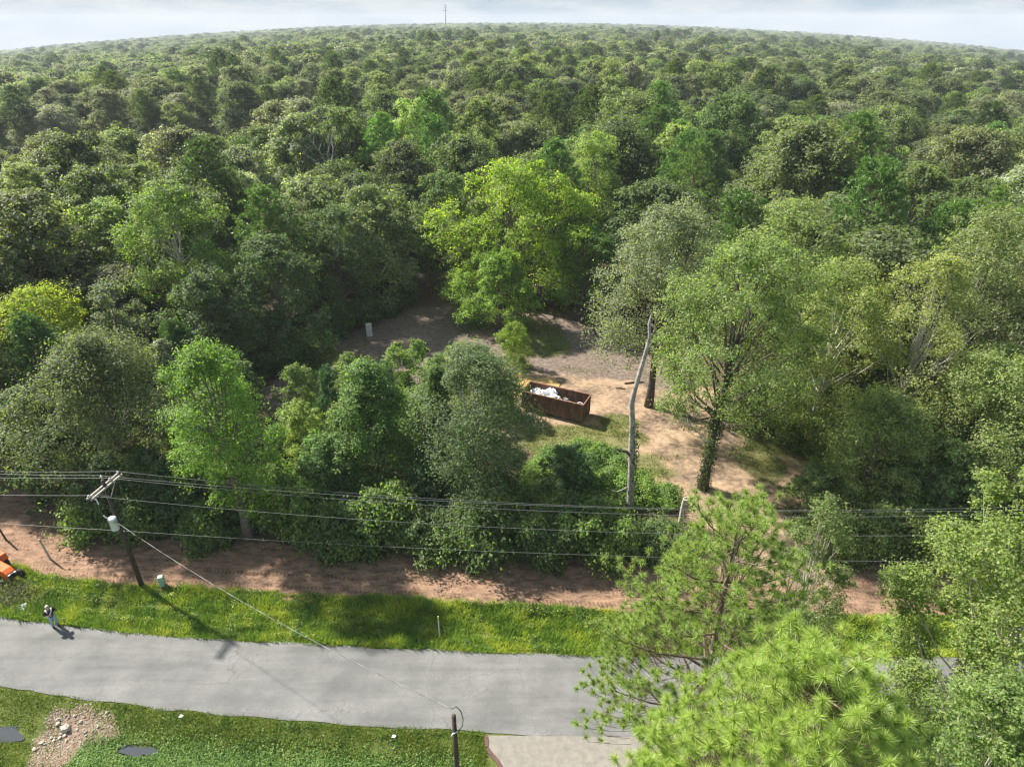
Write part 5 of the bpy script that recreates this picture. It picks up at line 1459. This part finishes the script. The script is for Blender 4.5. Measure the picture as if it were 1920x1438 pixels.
for s in (-1, 1):
    MB().box((0, s * (WD / 2 - .03), z0 + (HT - z0) / 2), (LN, .05, HT - z0)).build('side_wall', M['rust'], dm)
    bevel(MB().box((0, s * (WD / 2 - .02), HT + .02), (LN + .12, .15, .12)).build('top_rail', M['rust_rib'], dm), .015)
    for k in range(8):
        x = -LN / 2 + .08 + (LN - .16) * k / 7
        MB().box((x, s * (WD / 2 + .045), z0 + (HT - z0) / 2 - .02), (.11, .10, HT - z0 - .08)).build('rib', M['rust_rib'], dm)
    MB().box((0, s * .55, .11), (LN - .3, .14, .20)).build('skid', M['rust'], dm)
    MB().box((s * (LN / 2 - .03), 0, z0 + (HT - z0) / 2), (.05, WD - .12, HT - z0)).build('end_wall', M['rust'], dm)
    bevel(MB().box((s * (LN / 2 - .01), 0, HT + .022), (.13, WD - .16, .12)).build('end_rail', M['rust_rib'], dm), .015)
    for k in range(3):
        MB().box((s * (LN / 2 + .04), -.75 + .75 * k, z0 + (HT - z0) / 2 - .05), (.08, .10, HT - z0 - .15)).build('end_rib', M['rust'], dm)
    for x in (-LN / 2 + .5, LN / 2 - .5):
        q = MB().lathe((0, 0, 0), [(.0, -.08), (.12, -.08), (.12, .08), (.0, .08)], 14).build('roller', M['steel'], dm, True); q.location = (x, s * .78, .12); q.rotation_euler = (R(90), 0, 0)
MB().box((0, 0, z0 + .03), (LN - .1, WD - .1, .05)).build('floor', M['rust'], dm)
tag(dm, 'open-topped rusty steel roll-off dumpster holding white debris', 'dumpster')
def dloc(x, y, z): return (DU.x + x * math.cos(DA) - y * math.sin(DA), DU.y + x * math.sin(DA) + y * math.cos(DA), dz + z)
M['debris'] = plain('white_debris', (0.8, 0.82, 0.84), 0.75, var=0.18, scale=4)
M['debris2'] = plain('grey_debris', (0.33, 0.31, 0.29), 0.85, var=0.35, scale=4)
def crumple(seed, mat):
    import bmesh
    r = np.random.RandomState(seed); bm = bmesh.new(); bmesh.ops.create_icosphere(bm, subdivisions=2, radius=1)
    for v in bm.verts: v.co = Vector(np.array(v.co) * r.uniform(0.55, 1.25))
    me = bpy.data.meshes.new('debris'); bm.to_mesh(me); bm.free(); me.materials.append(mat); return me
DB = [crumple(60 + k, M['debris']) for k in range(4)] + [crumple(70 + k, M['debris2']) for k in range(2)]
r_ = np.random.RandomState(51)
for k in range(46):
    x = -2.9 + 4.4 * r_.uniform() ** 0.8; hgt = 1.95 - 0.16 * abs(x + 1.0) if x < .9 else 1.1
    grey = k % 4 == 3
    y = r_.uniform(-.85, .85); s = r_.uniform(.18, .42)
    o = link('debris_chunk', DB[4 + k % 2] if grey else DB[k % 4]); o.location = dloc(x, y, max(.5, hgt * r_.uniform(.75, 1.05)))
    o.scale = (s, s * r_.uniform(.6, 1.1), s * r_.uniform(.35, .8)); o.rotation_euler = tuple(r_.uniform(-.8, .8, 2)) + (r_.uniform(0, 6.28),)
    tag(o, 'dark grey lump of waste in the rusty dumpster' if grey else 'crumpled white lump of waste in the rusty dumpster', 'debris', 'waste in the dumpster')
# the bed of waste the lumps lie on
n = 26; mbd = MB()
gxs = np.linspace(-3.2, 2.6, n); gys = np.linspace(-1.05, 1.05, 10)
vv = [(x, y, (0.3 + 1.4 * math.exp(-((x + 1.3) / 1.9) ** 2) + 0.10 * math.sin(x * 7 + y * 5) * math.sin(y * 6))) for x in gxs for y in gys]
ff = [(i * 10 + j, (i + 1) * 10 + j, (i + 1) * 10 + j + 1, i * 10 + j + 1) for i in range(n - 1) for j in range(9)]
mbd.add(vv, ff); o = mbd.build('waste_bed', M['debris2']); o.location = (DU.x, DU.y, dz); o.rotation_euler = (0, 0, DA)
tag(o, 'heap of mixed grey waste filling the left part of the rusty dumpster', 'waste', kind='stuff')
br_ = empty('barrel', dloc(2.55, .3, z0 + .9)); br_.rotation_euler = (R(62), 0, R(-20))
MB().tube([(0, 0, -.5), (0, 0, .42)], .36, 18, cap=False).build('shell', M['black'], br_, True)
q = MB().tube([(.37 * math.cos(k * .3307), .37 * math.sin(k * .3307), .43) for k in range(20)], .045, 6).build('rim', M['debris'], br_, True)
MB().add([(.34 * math.cos(k * .35), .34 * math.sin(k * .35), -.45) for k in range(18)], [tuple(range(18))]).build('bottom', M['black'], br_)
tag(br_, 'open black drum with white rim at the right end of the dumpster', 'drum')

# things at the shaded edge of the clearing
M['white_app'] = plain('old_white_enamel', (0.55, 0.57, 0.53), 0.5, var=0.2, scale=2)
ap = empty('old_cabinet', (-18.1, 76.0, 0), 0.25)
bevel(MB().box((0, 0, .8), (.75, .65, 1.6)).build('body', M['white_app'], ap), .03)
MB().box((-.0, -.335, .55), (.70, .02, .95)).build('door', M['white_app'], ap); MB().box((.28, -.355, .85), (.03, .03, .2)).build('handle', M['steel'], ap)
tag(ap, 'old white cabinet standing at the shaded wood edge', 'cabinet')
M['blue'] = plain('blue_plastic', (0.04, 0.17, 0.42), 0.5, var=0.2)
bb = empty('blue_drum', (-19.3, 79.3, 0))
MB().lathe((0, 0, 0), [(.28, 0), (.31, .05), (.31, .3), (.325, .32), (.31, .34), (.31, .62), (.325, .64), (.31, .66), (.30, .92), (.25, .95), (0, .95)], 18).build('body', M['blue'], bb, True)
MB().lathe((0.12, 0, .95), [(.05, 0), (.05, .03), (0, .035)], 10).build('cap', M['black'], bb)
tag(bb, 'blue plastic drum behind the old white cabinet', 'drum')

# ------------------------------------------------------------------ snags and stumps
sn = empty('dead_snag', (9.5, 41.4, g0(9.5, 41.4)))
tag(sn, 'tall bare grey dead trunk with broken top rising from the bright weeds', 'dead tree')
MB().tube([(0, 0, -.4), (-.05, 0, 1.5), (-.20, .1, 4.2), (-.30, .2, 6.2), (-.48, .3, 8.6), (-.66, .35, 10.2), (-.52, .45, 11.2), (-.22, .55, 12.8), (.05, .65, 14.3), (.22, .7, 15.4), (.08, .7, 16.5), (.16, .75, 17.1)],
          [.36, .29, .25, .27, .21, .22, .185, .16, .145, .12, .10, .04], 12).build('trunk', M['dead'], sn, True)
MB().tube([(-.28, .15, 5.6), (-.75, .05, 6.1), (-1.2, -.05, 6.25), (-1.7, -.1, 6.6)], [.17, .13, .09, .03], 8).build('branch', M['bark_dark'], sn, True)
MB().tube([(-.2, .05, 2.8), (-.8, .0, 2.45), (-1.2, -.1, 2.35), (-1.6, -.1, 2.5)], [.07, .05, .04, .02], 6).build('branch', M['dead'], sn, True)
MB().tube([(.18, .7, 15.2), (.40, .68, 15.6), (.46, .66, 16.0)], [.08, .06, .02], 6).build('branch', M['dead'], sn, True)
def ivy(name, path, rad, n, seed, parent, tint):
    r = np.random.RandomState(seed); path = np.array(path); t = r.uniform(0, len(path) - 1.001, n); i = t.astype(int); f = (t - i)[:, None]
    c = path[i] * (1 - f) + path[i + 1] * f
    d = unit(np.concatenate([r.normal(size=(n, 2)), np.zeros((n, 1))], 1))
    P = c + d * (rad * r.uniform(.75, 1.5, n))[:, None]
    V, L, S = leaf_quads(P, unit(d + .4 * r.normal(size=(n, 3))), 0.16, 0.12, r)
    o = link(name, np_mesh(name, V, L, S, M['leaf']), parent); o.color = (*tint, 1); return o
ivy('ivy', [(0.1, 0, 0), (-.05, .1, 4), (-.1, .2, 6), (-.3, .3, 8.5)], 0.28, 800, 3, sn, (.06, .10, .03))
oak = [o for o in bpy.data.objects if o.name.startswith('ivy_clad_oak') and o.parent is None][0]
ivy('ivy', [(0, 0, 0), (.15, .2, 3), (.4, .5, 6), (.65, .75, 9)], 0.45, 2600, 4, oak, (.055, .09, .028))
mb = MB(); bare_limbs(mb, (.2, 0, 4.4), [(2.9, .25, 4.2, .09)], 5); mb.build('dead_limb', M['dead'], oak, True)
stp = empty('stump', (13.4, 40.4, g0(13.4, 40.4)))
MB().tube([(0, 0, -.2), (0, 0, 1.3), (.05, .02, 2.3)], [.20, .17, .16], 10, cap=False).build('trunk', M['bark_pale'], stp, True)
MB().tube([(.05 + .32 * math.cos(k * .449) + .25, .02 + .2 * math.sin(k * .449), 2.38 + .04 * math.cos(k * .449)) for k in range(15)], .06, 6).build('broken_rim', M['bark_pale'], stp, True)
tag(stp, 'pale hollow broken stump standing beside the dead snag', 'stump')
for k, (x, y, l, a, r0, lb) in enumerate([(13.5, 63.5, 2.2, .15, .10, 'dark fallen log on the dirt behind the dumpster'), (11.8, 62.2, 1.1, -.2, .07, 'short dark stick of wood on the dirt near the dumpster'),
                                         (10.2, 39.8, 2.6, 2.4, .07, 'grey fallen branch beside the foot of the dead snag')]):
    o = MB().tube([(-l / 2, 0, 0), (0, .08, .03), (l / 2, -.04, 0)], [r0, r0 * .9, r0 * .5], 7).build('fallen_log', M['bark_dark' if k < 2 else 'dead'], None, True)
    o.location = (x, y, g0(x, y) + r0 * .8); o.rotation_euler = (0, 0, a); tag(o, lb, 'log')

# ------------------------------------------------------------------ communication tower on the skyline
M['tower'] = plain('tower_grey', (0.45, 0.47, 0.5), 0.6, var=0.1)
def tower(x, y, h, r0, label):
    t = empty('communication_tower', (x, y, g0(x, y)))
    MB().tube([(0, 0, -1), (0, 0, h * .5), (0, 0, h)], [r0 * 1.3, r0, r0 * .7], 8).build('mast', M['tower'], t, True)
    for k, f in enumerate((.985, .91, .84)):
        pf = MB()
        for j in range(12):
            a = j * math.pi / 6; q = r0 * (2.6, 2.2, 3.1)[k]
            pf.box((q * math.cos(a), q * math.sin(a), h * f), (.6, .6, h * .022), rot=(0, 0, a))
        for j in range(3):
            a = j * 2.09; q = r0 * 2.4
            pf.tube([(0, 0, h * f), (q * math.cos(a), q * math.sin(a), h * f)], .3, 4)
        pf.build('antenna_platform', M['tower'], t)
    return tag(t, label, 'tower')
tower(-133, 1500, 64, 1.25, 'slim grey communication tower with three antenna platforms on the skyline')

# ------------------------------------------------------------------ air
hz_m = bpy.data.materials.new('haze'); hz_m.use_nodes = True
nt = hz_m.node_tree; nt.nodes.remove(nt.nodes['Principled BSDF'])
pv = nt.nodes.new('ShaderNodeVolumePrincipled')
pv.inputs['Color'].default_value = (0.80, 0.87, 0.96, 1)
pv.inputs['Density'].default_value = HAZE
pv.inputs['Anisotropy'].default_value = 0.0
nt.links.new(pv.outputs[0], nt.nodes['Material Output'].inputs['Volume'])
hz = MB().box((0, 0, -225), (12200, 12200, 600)).build('haze', hz_m)
tag(hz, kind='stuff')
